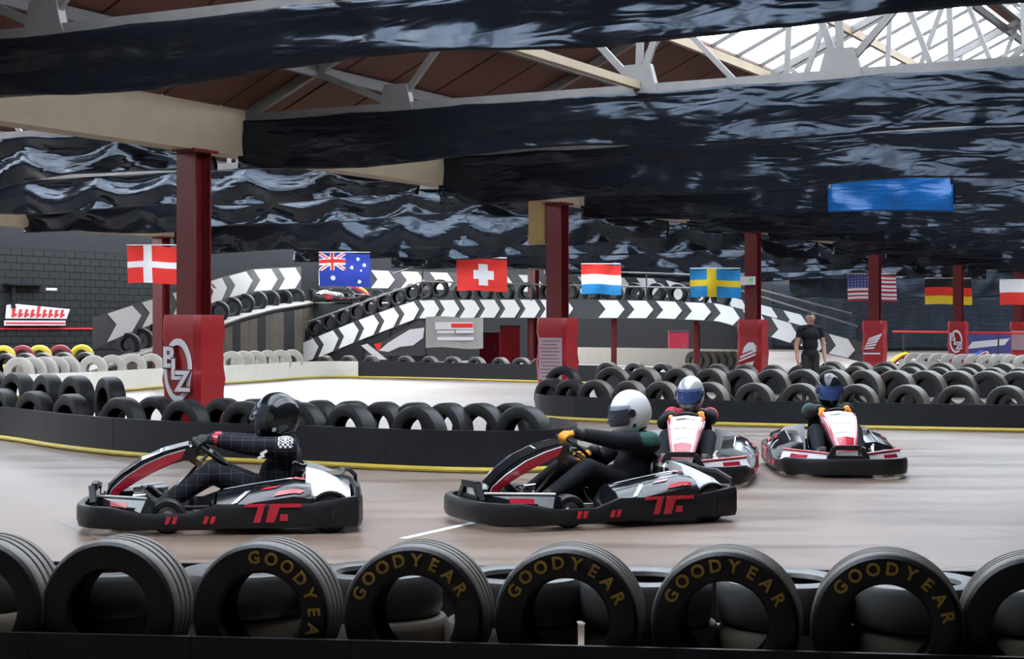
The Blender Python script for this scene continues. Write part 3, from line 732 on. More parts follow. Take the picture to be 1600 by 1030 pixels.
# tyres on the bridge
for i in range(14):
    px = 408 + i * 21.5; d = 60 - i * .25; y = lerp_tab([(400, 560), (470, 535), (560, 499), (650, 468), (700, 462)])(px); p = W(px, y, d + .5)
    tyre('mid', p.x, p.y, p.z - .06, R(-30), f'dark tyre along the near edge of the ramp, {ORD[i]} from the bottom', 'tyres up the ramp edge')
for i in range(13):
    px = 722 + i * 34; p = fn_(px, 0) + Vector((0, .5, -.08))
    tyre('mid', p.x, p.y, p.z, R(-30), f'dark tyre on the bridge above the arrow boards, {ORD[i]} from the left', 'tyres on the bridge top')
for i in range(15):
    px = (206, 226, 246, 345, 365, 385, 405, 425, 445, 465, 485, 590, 615, 940, 985)[i]; p = ff_(px, 1.0) + Vector((0, -.35, -.67))
    tyre('mid', p.x, p.y, p.z, R(-10), f'small dark tyre below the upper arrow boards, {ORD[i]} from the left', 'tyres below the upper boards')
# banners under the bridge
bn = thing('banner', 'grey cloth banner with white bars and red lettering under the bridge', 'banner', W(710, 545, 53.4))
m = MB(); m.grid(lambda u, v: (-.93 + 1.86 * u, .03 * math.sin(u * 12), .02 + 1.0 * v + .03 * math.sin(u * 6)), 20, 8); cl_ = m.build('cloth', 'banner_grey', bn); cl_.modifiers.new('t', 'SOLIDIFY').thickness = .01
for (x0, x1, z0, z1, mt) in ((-.62, .62, .62, .86, 'print_white'), (-.1, .6, .68, .82, 'flag_red'), (-.55, .0, .5, .58, 'print_white'), (.05, .62, .5, .6, 'print_white'), (-.55, .62, .27, .38, 'print_white')):
    MB().box(((x0 + x1) / 2, -.05 - (.01 if mt == 'flag_red' else 0), (z0 + z1) / 2), (x1 - x0, .01, z1 - z0)).build('printed_bar', mt, bn)
bn = thing('banner', 'dark sloping banner with a white brush mark and red arrow on the ramp side', 'banner', (0, 0, 0))
Q = lambda px, py, dd=0: W(px, py, 56.2 + dd)
m = MB(); m.prism([(566, 556), (600, 532), (655, 500), (664, 503), (664, 556)], lambda u, v: Q(u, v), lambda u, v: Q(u, v, .03)); m.build('cloth', 'chev_dark', bn)
m = MB(); m.prism([(592, 548), (606, 536), (622, 526), (640, 515), (663, 512), (661, 528), (645, 540), (625, 542), (607, 550)], lambda u, v: Q(u, v, -.02), lambda u, v: Q(u, v, .01)); m.build('brush_mark', 'print_white', bn)
m = MB(); m.prism([(584, 538), (597, 535), (592, 550)], lambda u, v: Q(u, v, -.02), lambda u, v: Q(u, v, .01)); m.build('red_arrow', 'flag_red', bn)
m = MB(); m.prism([(564, 540), (574, 537), (605, 562), (590, 562)], lambda u, v: Q(u, v, -.03), lambda u, v: Q(u, v, .01)); m.build('white_stroke', 'print_white', bn)
# wall sign
sg = thing('wall_sign', 'pale sign with red script on the dark block wall', 'sign', H(20.5, SL + .26, 1.66), HALL)
m = MB(); m.prism([(-1.25, .10), (-1.2, .50), (-.9, .54), (1.4, .40), (1.25, .10)], lambda x, z: (x, -.03, z), lambda x, z: (x, .02, z)); m.build('panel', 'print_white', sg)
for i in range(9):
    x = -1.05 + i * .25; h = .34 if i in (0, 4) else .24
    m = MB(); m.prism([(x, .14), (x + .09, .14), (x + .19, .14 + h), (x + .07, .14 + h)], lambda x, z: (x, -.045, z), lambda x, z: (x, -.02, z)); m.build('script_stroke', 'print_red', sg)
    m = MB(); m.prism([(x + .10, .16), (x + .2, .2), (x + .22, .26), (x + .1, .24)], lambda x, z: (x, -.045, z), lambda x, z: (x, -.02, z)); m.build('script_stroke', 'print_red', sg)
MB().box((-.05, -.01, -.03), (2.5, .05, .15)).build('lower_panel', 'print_white', sg); MB().box((-.05, -.04, -.03), (2.45, .01, .05)).build('red_line', 'print_red', sg)
MB().beam(H(15, SL + .2, 1.46), H(23, SL + .2, 1.46), .02, .05).build('red_line', 'print_red', wl)
wb = thing('wall_bracket', 'dark shelf bracket with a white tag on the block wall', 'bracket', H(20.2, SL + .3, 2.78), HALL)
MB().box((-.2, 0, 0), (1.6, .25, .05)).build('shelf', 'board_black', wb); MB().box((-.7, 0, -.35), (.12, .08, .7)).build('upright', 'board_black', wb); MB().box((.75, -.14, -.12), (.45, .01, .07)).build('white_tag', 'white', wb)

# ------------------------------------------------------------------ flags
def flag(px0, px1, py0, py1, d, design, label, ripple=.03):
    f = thing('flag', label, 'flag', W((px0 + px1) / 2, py0, d), 0, 'national flags over the track')
    wd = (px1 - px0) / F * d; ht = (py1 - py0) / F * d; nu, nv = 60, 36
    mats = []; m = MB()
    def fn(u, v): return ((u - .5) * wd + .02 * v, ripple * math.sin(u * 9 + v * 2) + ripple * .5 * math.sin(v * 7), -v * ht + .02 * math.sin(u * 5))
    m.grid(fn, nu, nv)
    for i in range(len(m.f)):
        u = ((i % nu) + .5) / nu; v = ((i // nu) + .5) / nv; c = design(u, v)
        if c not in mats: mats.append(c)
        m.m[i] = mats.index(c)
    cl = m.build('cloth', mats, f); cl.modifiers.new('t', 'SOLIDIFY').thickness = .006
    MB().tube([(-wd / 2, 0, .03), (wd / 2, 0, .03)], .012, 6).build('header_cord', 'white', f)
def cross(fr, bar, uc, ur, vr, vc=.5): return lambda u, v: bar if abs(u - uc) < ur or abs(v - vc) < vr else fr
def d_ch(u, v): return 'flag_white' if (abs(u - .53) < .09 and abs(v - .5) < .32) or (abs(v - .5) < .13 and abs(u - .53) < .2) else 'flag_red'
def d_nl(u, v): return 'flag_red' if v < .34 else 'flag_white' if v < .68 else 'flag_sky'
def d_au(u, v):
    if u < .52 and v < .52:
        x, y = (u - .26) / .26, (v - .26) / .26
        if abs(x) < .10 or abs(y) < .2: return 'flag_red'
        if abs(x) < .18 or abs(y) < .34: return 'flag_white'
        if abs(abs(x) - abs(y)) < .09: return 'flag_red'
        if abs(abs(x) - abs(y)) < .26: return 'flag_white'
        return 'flag_blue'
    for (cu, cv, r) in ((.27, .76, .07), (.76, .16, .05), (.88, .33, .05), (.64, .42, .05), (.78, .84, .055), (.82, .5, .03)):
        if math.hypot((u - cu) * 1.5, v - cv) < r: return 'flag_white'
    return 'flag_blue'
def d_us(u, v):
    if u < .42 and v < .54:
        return 'flag_white' if (int(u * 60) % 4 == 1 and int(v * 36) % 4 == 1) else 'flag_navy'
    return 'flag_crimson' if int(v * 13) % 2 == 0 else 'flag_white'
def d_de(u, v): return 'flag_black' if v < .34 else 'flag_red' if v < .67 else 'flag_yellow'
def d_pl(u, v): return 'flag_white' if v < .5 else 'flag_red'
flag(198, 279, 385, 443, 38, cross('flag_red', 'flag_white', .40, .085, .085), 'red flag with a white cross left of the nearest column')
flag(498, 578, 396, 448, 43, d_au, 'blue flag with a small crossed corner and white stars')
flag(713, 792, 405, 455, 44.5, d_ch, 'red flag with a short white cross in the middle')
flag(908, 970, 414, 460, 47, d_nl, 'red, white and blue flag hung beside the second column')
flag(1078, 1157, 421, 465, 48.5, cross('flag_sky', 'flag_yellow', .42, .09, .10), 'blue flag with a yellow cross left of the third column')
flag(1324, 1400, 429, 471, 52, d_us, 'flag with red and white stripes and a starred corner')
flag(1445, 1518, 436, 476, 61, d_de, 'black, red and yellow flag behind the fifth column')
flag(1562, 1640, 438, 477, 62, d_pl, 'white over red flag at the right edge')

# ------------------------------------------------------------------ bodies by fused tapered capsules
def cap(mb, p0, p1, r0, r1, n=12):
    p0, p1 = Vector(p0), Vector(p1); d = p1 - p0; L = d.length
    if L < 1e-6: d = Vector((0, 0, 1))
    d = d.normalized(); pts = []; rs = []
    for k in range(5):
        a = math.pi / 2 * (1 - k / 4.0); pts.append(p0 - d * r0 * math.sin(a)); rs.append(max(1e-4, r0 * math.cos(a)))
    for k in range(5):
        a = math.pi / 2 * k / 4.0; pts.append(p1 + d * r1 * math.sin(a)); rs.append(max(1e-4, r1 * math.cos(a)))
    if L < 1e-6: pts = pts[:5] + pts[6:]; rs = rs[:5] + rs[6:]
    mb.tube(pts, rs, n)
def ell(mb, c, r, rot=None, n=16):
    c = Vector(c); vs = []; fs = []
    for j in range(n + 1):
        th = math.pi * j / n
        for i in range(n):
            ph = 2 * math.pi * i / n; v = Vector((r[0] * math.sin(th) * math.cos(ph), r[1] * math.sin(th) * math.sin(ph), r[2] * math.cos(th)))
            vs.append(c + (rot @ v if rot else v))
    for j in range(n):
        for i in range(n): fs.append((j * n + i, j * n + (i + 1) % n, (j + 1) * n + (i + 1) % n, (j + 1) * n + i))
    mb.add(vs, fs)
def fuse(mb, name, voxel, mats, pick=None, smooth_it=4):
    me = mb.mesh('raw', mats[0]); o = obj('raw', me)
    r = o.modifiers.new('r', 'REMESH'); r.mode = 'VOXEL'; r.voxel_size = voxel
    s = o.modifiers.new('s', 'SMOOTH'); s.iterations = smooth_it; s.factor = .5
    out = eval_mesh(o); bpy.data.objects.remove(o); bpy.data.meshes.remove(me); out.name = name
    out.materials.clear()
    for x in mats: out.materials.append(M[x])
    if pick:
        out.polygons.foreach_set('material_index', [pick(p.center) for p in out.polygons])
    out.polygons.foreach_set('use_smooth', [True] * len(out.polygons)); return out
WC = Vector((.09, 0, .575)); WU = Vector((.77, 0, .63)).normalized(); WN = Vector((-.63, 0, .77)).normalized(); WR = .16
def rim(phi): return WC + (WU * math.cos(phi) + Vector((0, 1, 0)) * math.sin(phi)) * WR
def rim_t(phi): return (-WU * math.sin(phi) + Vector((0, 1, 0)) * math.cos(phi)).normalized()
def ik(S, Wr, l1, l2, bend):
    d = Wr - S; L = min(d.length, (l1 + l2) * .995); dn = d.normalized(); x = (l1 * l1 - l2 * l2 + L * L) / (2 * L); h = math.sqrt(max(0, l1 * l1 - x * x))
    b = bend - dn * bend.dot(dn); b.normalize(); return S + dn * x + b * h
def hand_mesh(side, phi, wrist, gl):
    m = MB(); c = rim(phi); t = rim_t(phi); out = (c - WC).normalized(); nrm = WN
    palm_c = c + out * .012 + nrm * .034
    tow = (wrist - palm_c).normalized()
    for q in (-.028, -.01, .01, .028): cap(m, palm_c + t * q, palm_c + t * q * .7 + tow * .055, .017, .016, 8)
    cap(m, palm_c + tow * .03, wrist, .026, .032, 10)
    r0 = .029
    for k, (q, ln) in enumerate(((-.033, 3.3), (-.011, 3.7), (.011, 3.6), (.033, 3.0))):
        b = c + t * q * 1.05; prev = None
        for s in range(6):
            a = ln * s / 5.0
            p = b + (nrm * math.cos(a) + out * math.sin(a)) * r0
            if prev is not None: cap(m, prev, p, .0115, .0105, 8)
            prev = p
    th = t * (-1 if side > 0 else 1)
    p0 = palm_c + tow * .03 - out * .02; p1 = c - out * .028 + nrm * .016 + th * .04; p2 = c - out * .024 - nrm * .012 + th * .058
    cap(m, p0, p1, .014, .0125, 8); cap(m, p1, p2, .0125, .011, 8)
    return fuse(m, 'glove', .0055, [gl], smooth_it=2)
def helmet_meshes(shell_mat, style):
    # helmet space: x forward, z up, centre of the skull at the origin
    def sh(th, ph, k=1.0):
        x = math.sin(th) * math.cos(ph); y = math.sin(th) * math.sin(ph); z = math.cos(th)
        sx = .158 if x > 0 else .168; v = Vector((x * sx, y * .128, z * (.165 if z > 0 else .165)))
        if z < 0:
            if x > 0: v.x += .045 * min(1, -z * 1.8) * x; v.y *= 1 - .12 * (-z)
            v.z *= 1.08 if x > 0 else .9
        return v * k
    m = MB(); nu, nv = 40, 26; TH = 2.52
    m.grid(lambda u, v: sh(.001 + TH * v, 2 * math.pi * u), nu, nv)
    shell = m.mesh('shell', shell_mat, smooth=True)
    def patch(th0, th1, ph, k, mt, nm):
        q = MB(); q.grid(lambda u, v: sh(th0 + (th1 - th0) * v, -ph + 2 * ph * u, k + .012 * math.sin(math.pi * u) * 0), 24, 8); return q.mesh(nm, mt, smooth=True)
    opening = patch(1.28, 1.92, 1.12, 1.02, 'glove_black', 'eye_port')
    visor = patch(1.22, 1.95, 1.22, 1.075, style.get('visor', 'visor_clear'), 'visor')
    trim = []
    m = MB(); m.tube([sh(TH, 2 * math.pi * k / 40, 1.0) for k in range(40)], .011, 6, closed=True); trim.append(('neck_trim', m.mesh('neck_trim', 'glove_black', True)))
    for sgn in (1, -1):
        m = MB(); c = sh(1.5, sgn * 1.27, 1.05); m.lathe([(.001, -.006), (.03, -.006), (.03, .006), (.001, .006)], 16, closed=False); mm = m.mesh('visor_pivot', 'glove_black', True)
        trim.append(('visor_pivot', mm, c))
        m = MB(); q0 = [sh(1.95 + .13 * a, sgn * (1.3 + .16 * b), 1.012) for a, b in ((0, 0), (0, 1), (1.2, .7), (1.2, -.3))]; m.add(q0, [(0, 1, 2, 3)]); trim.append(('side_vent', m.mesh('side_vent', style.get('vent', 'glove_black'))))
    m = MB(); m.grid(lambda u, v: sh(2.12 + .12 * v, -.25 + .5 * u, 1.013), 6, 2); trim.append(('chin_vent', m.mesh('chin_vent', 'glove_black')))
    if style.get('stripe'):
        m = MB(); m.grid(lambda u, v: sh(.35 + 1.0 * v, 2.2 + .5 * u, 1.012), 8, 8); trim.append(('stripe', m.mesh('stripe', style['stripe'])))
        m = MB(); m.grid(lambda u, v: sh(.35 + 1.0 * v, -2.2 - .5 * u, 1.012), 8, 8); trim.append(('stripe', m.mesh('stripe', style['stripe'])))
    return shell, opening, visor, trim
def driver(kart, label, suit, shoulder, glove, shell, style, phis=(55, -55), yaw=0, skin='skin', visor_up=18, patch=None, tilt=12):
    """seated person in kart space; returned Empty follows the kart's place"""
    p = thing('person', label, 'person', kart.location.copy(), kart.rotation_euler.z, None)
    m = MB()
    hip = Vector((-.36, 0, .25)); chest = Vector((-.47, 0, .50)); 
    ell(m, (-.37, 0, .24), (.16, .19, .12)); ell(m, (-.44, 0, .38), (.155, .185, .17)); ell(m, (-.485, 0, .53), (.14, .205, .15))
    cap(m, (-.50, .11, .625), (-.50, -.11, .625), .075, .075)
    cap(m, (-.49, 0, .64), (-.455, 0, .76), .062, .058)
    ell(m, (-.42, 0, .84), (.10, .078, .115)); ell(m, (-.33, 0, .825), (.025, .018, .028)); ell(m, (-.36, 0, .765), (.05, .045, .03))
    wr = []
    for sgn, ph in ((1, phis[0]), (-1, phis[1])):
        a = R(ph); c = rim(a); out = (c - WC).normalized(); S = Vector((-.50, sgn * .20, .615))
        wrist = c + WN * .045 + (S - c).normalized() * .085 + out * .01
        el = ik(S, wrist, .29, .255, Vector((0, sgn * .75, -.65)))
        cap(m, S, el, .088, .074); cap(m, el, wrist, .074, .05); ell(m, S, (.1, .09, .095)); wr.append((sgn, a, wrist))
        hp = Vector((-.33, sgn * .10, .25)); kn = Vector((.06, sgn * .21, .425)); an = Vector((.43, sgn * .20, .185))
        cap(m, hp, kn, .108, .085); cap(m, kn, an, .085, .066); ell(m, kn, (.088, .085, .085))
        heel = an + Vector((.0, 0, -.05)); toe = an + Vector((.15, 0, .085))
        cap(m, heel, toe, .043, .036); cap(m, an, heel, .046, .043)
    sp = Vector((-.50, .2, .64))
    def pick(c):
        if c.z > .70 and c.x < -.2 and abs(c.y) < .15: return 1
        if c.x > .40 and c.z < .35: return 2
        if shoulder and c.z > .60 and c.x < -.40: return 3
        if patch and c.y > .1 and c.z > .62 and -.56 < c.x < -.44: return 4
        return 0
    mats = [suit, skin, 'shoe', shoulder or suit, 'patch_check']
    obj('body', fuse(m, 'body', .0125, mats, pick), p)
    for sgn, a, wrist in wr:
        g = obj('glove', hand_mesh(sgn, a, wrist, glove), p)
        q = MB(); S = Vector((-.5, sgn * .2, .6)); dd = (S - wrist).normalized()
        q.tube([wrist - dd * .005, wrist + dd * .045], [.047, .057], 14); o = q.build('cuff', 'glove_black' if glove != 'glove_black' else 'gloss_red', g, smooth=True)
    m = MB(); m.tube([(-.485 + .075 * math.cos(k * math.pi / 8), .07 * math.sin(k * math.pi / 8), .70 + .012 * math.cos(k * math.pi / 8)) for k in range(16)], .018, 8, closed=True); m.build('collar', shoulder or suit, p, smooth=True)
    sh_, op, vi, tr = helmet_meshes(shell, style)
    hm = obj('helmet', sh_, p); hm.location = (-.43, 0, .85); hm.rotation_euler = (0, R(tilt), yaw); hm.scale = (1.1, 1.1, 1.16)
    hm['label'] = style.get('label', 'full face helmet')
    obj('eye_port', op, hm); v = obj('visor', vi, hm); v.rotation_euler.y = -R(visor_up); v.location = (0, 0, .005)
    for it in tr:
        o = obj(it[0], it[1], hm)
        if len(it) > 2: o.location = it[2]
    if patch:
        q = MB()
        for (a, b) in (((-.36, .275, .60), (-.31, .285, .57)), ((-.34, .285, .565), (-.29, .29, .54))): q.beam(a, b, .012, .02)
        q.build('sleeve_print', 'white', p)
    return p

# ------------------------------------------------------------------ karts
OUT = [(1.08, 0), (1.075, .22), (1.04, .40), (.95, .54), (.80, .62), (.5, .665), (.1, .68), (-.3, .685), (-.7, .685), (-.95, .675), (-1.05, .63), (-1.08, .52), (-1.08, 0)]
OUTL = OUT + [(x, -y) for (x, y) in OUT[-2:0:-1]]
def top_z(x): return .21 if x > .8 else .21 - .05 * min(1, (.8 - x) / .25) if x > .2 else .16 + .07 * min(1, (.2 - x) / .2) if x > -.7 else .23 + .045 * min(1, (-.7 - x) / .3)
def kart(label, loc, rz, top_mat, face_mat, accent='gloss_red', name='racing_kart', wing_mat='gloss_black', number=True, cat='kart'):
    k = thing(name, label, cat, loc, rz)
    # bumper ring
    m = MB(); n = len(OUTL); vs = []
    dense = []
    for i in range(n):
        a, b = OUTL[i], OUTL[(i + 1) % n]; q = max(1, int(math.hypot(b[0] - a[0], b[1] - a[1]) / .09))
        dense += [(a[0] + (b[0] - a[0]) * j / q, a[1] + (b[1] - a[1]) * j / q) for j in range(q)]
    n = len(dense)
    for i, (x, y) in enumerate(dense):
        a, b = dense[i - 1], dense[(i + 1) % n]; nx, ny = (b[1] - a[1]), -(b[0] - a[0]); l = math.hypot(nx, ny) or 1; nx, ny = nx / l, ny / l
        zt = top_z(x)
        for (off, z) in ((0, .05), (.012, .09), (.012, zt - .03), (0, zt), (-.05, zt), (-.05, .05)): vs.append((x + nx * off, y + ny * off, z))
    fs = []
    for i in range(n):
        j = (i + 1) % n
        for e in range(6): fs.append((i * 6 + e, i * 6 + (e + 1) % 6, j * 6 + (e + 1) % 6, j * 6 + e))
    m.add(vs, fs); bp = m.build('bumper', 'bumper_black', k, smooth=True)
    for sg in (1, -1):
        yy = sg * .701
        def pl(poly, nm='logo_mark', mt='gloss_red', y0=yy):
            q = MB(); q.prism([(x, z) for x, z in poly], lambda x, z: (x, y0 + sg * .003, z), lambda x, z: (x, y0 - sg * .02, z)); q.build(nm, mt, bp)
        pl([(-.21, .232), (-.365, .232), (-.325, .095), (-.275, .095), (-.31, .21), (-.21, .21)])
        pl([(-.40, .232), (-.63, .232), (-.63, .205), (-.47, .205), (-.43, .095), (-.365, .095)])
        pl([(-.475, .155), (-.53, .155), (-.53, .105), (-.47, .105)])
        for x0 in (.36, .08): 
            for dx in (0, -.05): pl([(x0 + dx, .145), (x0 + dx - .03, .145), (x0 + dx - .012, .09), (x0 + dx + .018, .09)], y0=sg * (.694 if x0 > .2 else .700))
        for dx in (0, -.05): pl([(-.82 + dx, .20), (-.85 + dx, .20), (-.83 + dx, .11), (-.80 + dx, .11)], 'logo_slot', 'gloss_black', y0=sg * .69)
    # floor and frame
    m = MB(); m.prism([(.85, -.3), (.85, .3), (.2, .36), (-.5, .36), (-.5, -.36), (.2, -.36)], lambda x, y: (x, y, .06), lambda x, y: (x, y, .075)); m.build('floor_pan', 'steel_dark', k)
    for sg in (1, -1): MB().tube([(.95, sg * .2, .1), (.6, sg * .3, .1), (.1, sg * .36, .1), (-.9, sg * .32, .1)], .016, 8).build('frame_rail', 'steel_dark', k, True)
    MB().tube([(-.85, -.55, .14), (-.85, .55, .14)], .02, 8).build('rear_axle', 'alloy', k, True)
    for (x, y, r, wd) in ((.37, .50, .13, .13), (.37, -.50, .13, .13), (-.85, .52, .14, .19), (-.85, -.52, .14, .19)):
        h = wd / 2; m = MB(); m.lathe([(.075, -h * .8), (.085, -h), (r * .9, -h), (r, -h * .7), (r, h * .7), (r * .9, h), (.085, h), (.075, h * .8)], 28)
        wv = m.build('wheel', 'rubber', k, True); wv.location = (x, y, r)
        m = MB(); m.lathe([(.001, -h * .55), (.03, -h * .75), (.045, -h * .5), (.074, -h * .85), (.078, -h * .8), (.078, h * .8), (.074, h * .85), (.045, h * .5), (.03, h * .75), (.001, h * .55)], 24, closed=False); m.build('rim', 'alloy', wv, True)
    # front fairing
    prof = [(.90, .20, .085), (.86, .30, .10), (.76, .40, .125), (.60, .51, .15), (.42, .585, .17), (.24, .63, .185), (.20, .615, .18)]
    low = [(.80, .20), (.77, .27), (.66, .345), (.52, .425), (.38, .49), (.22, .535), (.19, .54)]
    m = MB(); vs = []
    for (x, z, hw), (x2, z2) in zip(prof, low): vs += [(x, -hw, z), (x + .012, 0, z + .022), (x, hw, z), (x2, hw * .92, z2), (x2, -hw * .92, z2)]
    fs = []
    for i in range(len(prof) - 1):
        for e in range(5): fs.append((i * 5 + e, i * 5 + (e + 1) % 5, i * 5 + 5 + (e + 1) % 5, i * 5 + 5 + e))
    e = (len(prof) - 1) * 5; fs += [(4, 3, 2, 1, 0), (e, e + 1, e + 2, e + 3, e + 4)]
    m.add(vs, fs); fa = m.build('front_fairing', top_mat, k, True)
    for sg in (1, -1):
        m = MB(); a = []; b = []
        for i in (0, 1, 2, 3, 4):
            x, z, hw = prof[i]; x2, z2 = low[i]
            a.append((x2 + (x - x2) * .72, sg * (hw * .985 + .006), z2 + (z - z2) * .72)); b.append((x2 + (x - x2) * .05, sg * (hw * .93 + .006), z2 + (z - z2) * .05))
        a.append((.27, sg * .186, .598)); b.append((.30, sg * .178, .535))
        vs = a + b; N = len(a); m.add(vs, [(i, i + 1, N + i + 1, N + i) for i in range(N - 1)])
        o = m.build('side_stripe', accent, fa); o.modifiers.new('t', 'SOLIDIFY').thickness = .004
        m = MB(); m.tube([(x_ + .0, y_, z_ + .006) for x_, y_, z_ in a], .005, 6); m.build('stripe_edge', 'gloss_silver', fa, True)
    # face panel on the upper side of the fairing
    m = MB(); vs = []
    for (x, z, hw) in prof[1:6]: vs += [(x + .006, -hw * .86, z + .010), (x + .020, 0, z + .031), (x + .006, hw * .86, z + .010)]
    fs = []
    for i in range(4): fs += [(i * 3, i * 3 + 1, i * 3 + 4, i * 3 + 3), (i * 3 + 1, i * 3 + 2, i * 3 + 5, i * 3 + 4)]
    m.add(vs, fs); o = m.build('face_panel', face_mat, fa)
    if face_mat == 'gloss_white':
        for (i0, q0, q1, w0, mt) in ((4, .25, .42, .55, 'gloss_black'), (3, .2, .45, .7, 'gloss_silver'), (2, .3, .5, .7, 'gloss_silver'), (1, .1, .9, .75, 'gloss_red')):
            (xa, za, ha), (xb, zb, hb) = prof[i0], prof[i0 + 1]; vs = []
            for q in (q0, q1):
                x_, z_, h_ = xa + (xb - xa) * q, za + (zb - za) * q, ha + (hb - ha) * q
                vs += [(x_ + .010, -h_ * w0, z_ + .020), (x_ + .022, 0, z_ + .036), (x_ + .010, h_ * w0, z_ + .020)]
            m = MB(); m.add(vs, [(0, 1, 4, 3), (1, 2, 5, 4)]); m.build('face_band', mt, fa)
    m = MB(); m.add([(.46, -.09, .576), (.27, -.11, .626), (.27, .11, .626), (.46, .09, .576), (.46, 0, .592), (.27, 0, .641)], [(0, 1, 5, 4), (4, 5, 2, 3)]); o = m.build('number_sticker', 'gloss_white', fa)
    o.location = (.012, 0, .012)
    MB().beam((.93, 0, .12), (.82, 0, .30), .07, .05).build('fairing_mount', 'bumper_black', k)
    # front hoop plate with a slot
    m = MB()
    for (y0, z0, y1, z1) in ((-.20, .2, -.13, .32), (-.13, .32, .13, .32), (.13, .32, .20, .2), (.2, .215, -.2, .215)):
        m.beam((.985, y0, z0), (.965, y1, z1), .05, .045, up=(1, 0, 0))
    m.build('front_hoop', 'bumper_black', k); MB().box((.965, 0, .26), (.02, .2, .05)).build('hoop_insert', 'gloss_white', k)
    # front side wings
    for sg in (1, -1):
        m = MB(); top = [(.93, sg * .16, .25), (.52, sg * .60, .27), (.47, sg * .60, .245), (.60, sg * .28, .25)]; bot = [(.95, sg * .17, .19), (.56, sg * .645, .17), (.48, sg * .64, .15), (.6, sg * .27, .17)]
        m.add(top + bot, [(0, 1, 2, 3), (4, 5, 6, 7), (0, 1, 5, 4), (1, 2, 6, 5), (2, 3, 7, 6), (3, 0, 4, 7)]); wg = m.build('front_wing', wing_mat, k)
        m = MB(); m.tube([(.93, sg * .17, .255), (.52, sg * .61, .275)], .010, 6); m.build('wing_edge', 'gloss_red' if wing_mat != 'gloss_black' else 'gloss_silver', wg, True)
        q = [(.80, sg * .375, .235), (.66, sg * .53, .24), (.66, sg * .545, .20), (.80, sg * .39, .20)]
        m = MB(); m.add([(x + .012, y + sg * .012, z) for x, y, z in q], [(0, 1, 2, 3)]); o = m.build('wing_mark', accent, wg); o.modifiers.new('t', 'SOLIDIFY').thickness = .004
    # pedals, reservoir
    for sg in (1, -1): MB().beam((.62, sg * .2, .10), (.64, sg * .2, .30), .05, .015).build('pedal', 'alloy', k)
    m = MB()
    for i in range(5): m.tube([(.66 + .02 * math.cos(i), .30, .22 + .022 * i), (.56, .30 + .02 * math.sin(i * 2), .23 + .022 * i)], .017, 8)
    m.build('brake_unit', 'chrome', k, True)
    # side pods
    for sg in (1, -1):
        sec = [(.07, .20, .30), (.0, .315, .335), (-.3, .365, .36), (-.58, .405, .375), (-.70, .385, .37), (-.74, .24, .36)]
        m = MB(); vs = []
        for (x, z, yi) in sec: vs += [(x, sg * .335, .10), (x, sg * .335, z - .01), (x, sg * .45, z), (x, sg * .60, z - .05), (x, sg * .672, z - .12 if z > .25 else .2), (x, sg * .672, .10)]
        fs = []
        for i in range(len(sec) - 1):
            for e in range(6): fs.append((i * 6 + e, i * 6 + (e + 1) % 6, i * 6 + 6 + (e + 1) % 6, i * 6 + 6 + e))
        e = (len(sec) - 1) * 6; fs += [tuple(range(6)), tuple(e + q for q in range(6))]
        m.add(vs, fs); pod = m.build('side_pod', 'gloss_black', k, True)
        def on(x, v):   # v 0 outer low .. 1 top inner
            zt = [q for q in sec]
            for q in range(len(sec) - 1):
                if sec[q][0] >= x >= sec[q + 1][0]:
                    kk = (x - sec[q][0]) / (sec[q + 1][0] - sec[q][0]); z = sec[q][1] + (sec[q + 1][1] - sec[q][1]) * kk; break
            if v < .5: u = v / .5; return Vector((x, sg * (.672 - .072 * u), z - .12 + .07 * u)) + Vector((0, sg * .006, .006))
            u = (v - .5) / .5; return Vector((x, sg * (.60 - .15 * u), z - .05 + .05 * u)) + Vector((0, sg * .004, .007))
        for (x0, x1, v0, v1, mt) in ((-.16, -.20, .10, .60, 'gloss_silver'), (-.44, -.64, .14, .34, accent), (-.34, -.46, .52, .62, accent), (-.05, -.62, .95, .99, 'gloss_silver'), (-.56, -.66, .90, 1.0, accent)):
            m = MB(); sk = .05 if mt == 'gloss_silver' and v0 < .2 else .02
            m.grid(lambda u, v: on(max(-.69, min(-.01, x0 + (x1 - x0) * u - sk * (v - .5) * 2)), v0 + (v1 - v0) * v), 6, 3); o = m.build('pod_stripe', mt, pod)
    # seat
    m = MB()
    def seat(u, v):
        a = -1.25 + 2.5 * u
        path = [(-.10, .12), (-.30, .11), (-.47, .13), (-.585, .22), (-.635, .34), (-.665, .47)]
        q = v * 5; i = min(4, int(q)); kx = q - i; x = path[i][0] + (path[i + 1][0] - path[i][0]) * kx; z = path[i][1] + (path[i + 1][1] - path[i][1]) * kx
        wdt = .21 + .02 * math.sin(v * 3.1); lift = (1 - math.cos(a)) * .16
        f = v if v > .4 else v * .9
        return (x + lift * 1.0 * min(1, f * 1.2), wdt * math.sin(a) * 1.05, z + lift * (1 - .55 * v))
    m.grid(seat, 16, 14); s_ = m.build('seat', 'gloss_black', k, True); s_.modifiers.new('t', 'SOLIDIFY').thickness = .012
    # steering
    MB().tube([rim(2 * math.pi * i / 32) for i in range(32)], .0155, 10, closed=True).build('steering_wheel', 'rubber', k, True)
    m = MB()
    for a in (R(90), R(-90), R(180)): m.beam(WC - WN * .01, rim(a), .035, .01, up=WN)
    m.lathe([(.001, 0), (.04, 0), (.04, .02), (.001, .02)], 14, closed=False); 
    m.v = [tuple(v) for v in m.v]; sw = MB()
    for a in (R(90), R(-90), R(180)): sw.beam(WC - WN * .01, rim(a), .035, .01, up=WN)
    sw.build('wheel_spoke', 'alloy', k)
    MB().tube([WC - WN * .01, (.50, 0, .14)], .013, 8).build('steering_column', 'alloy', k, True)
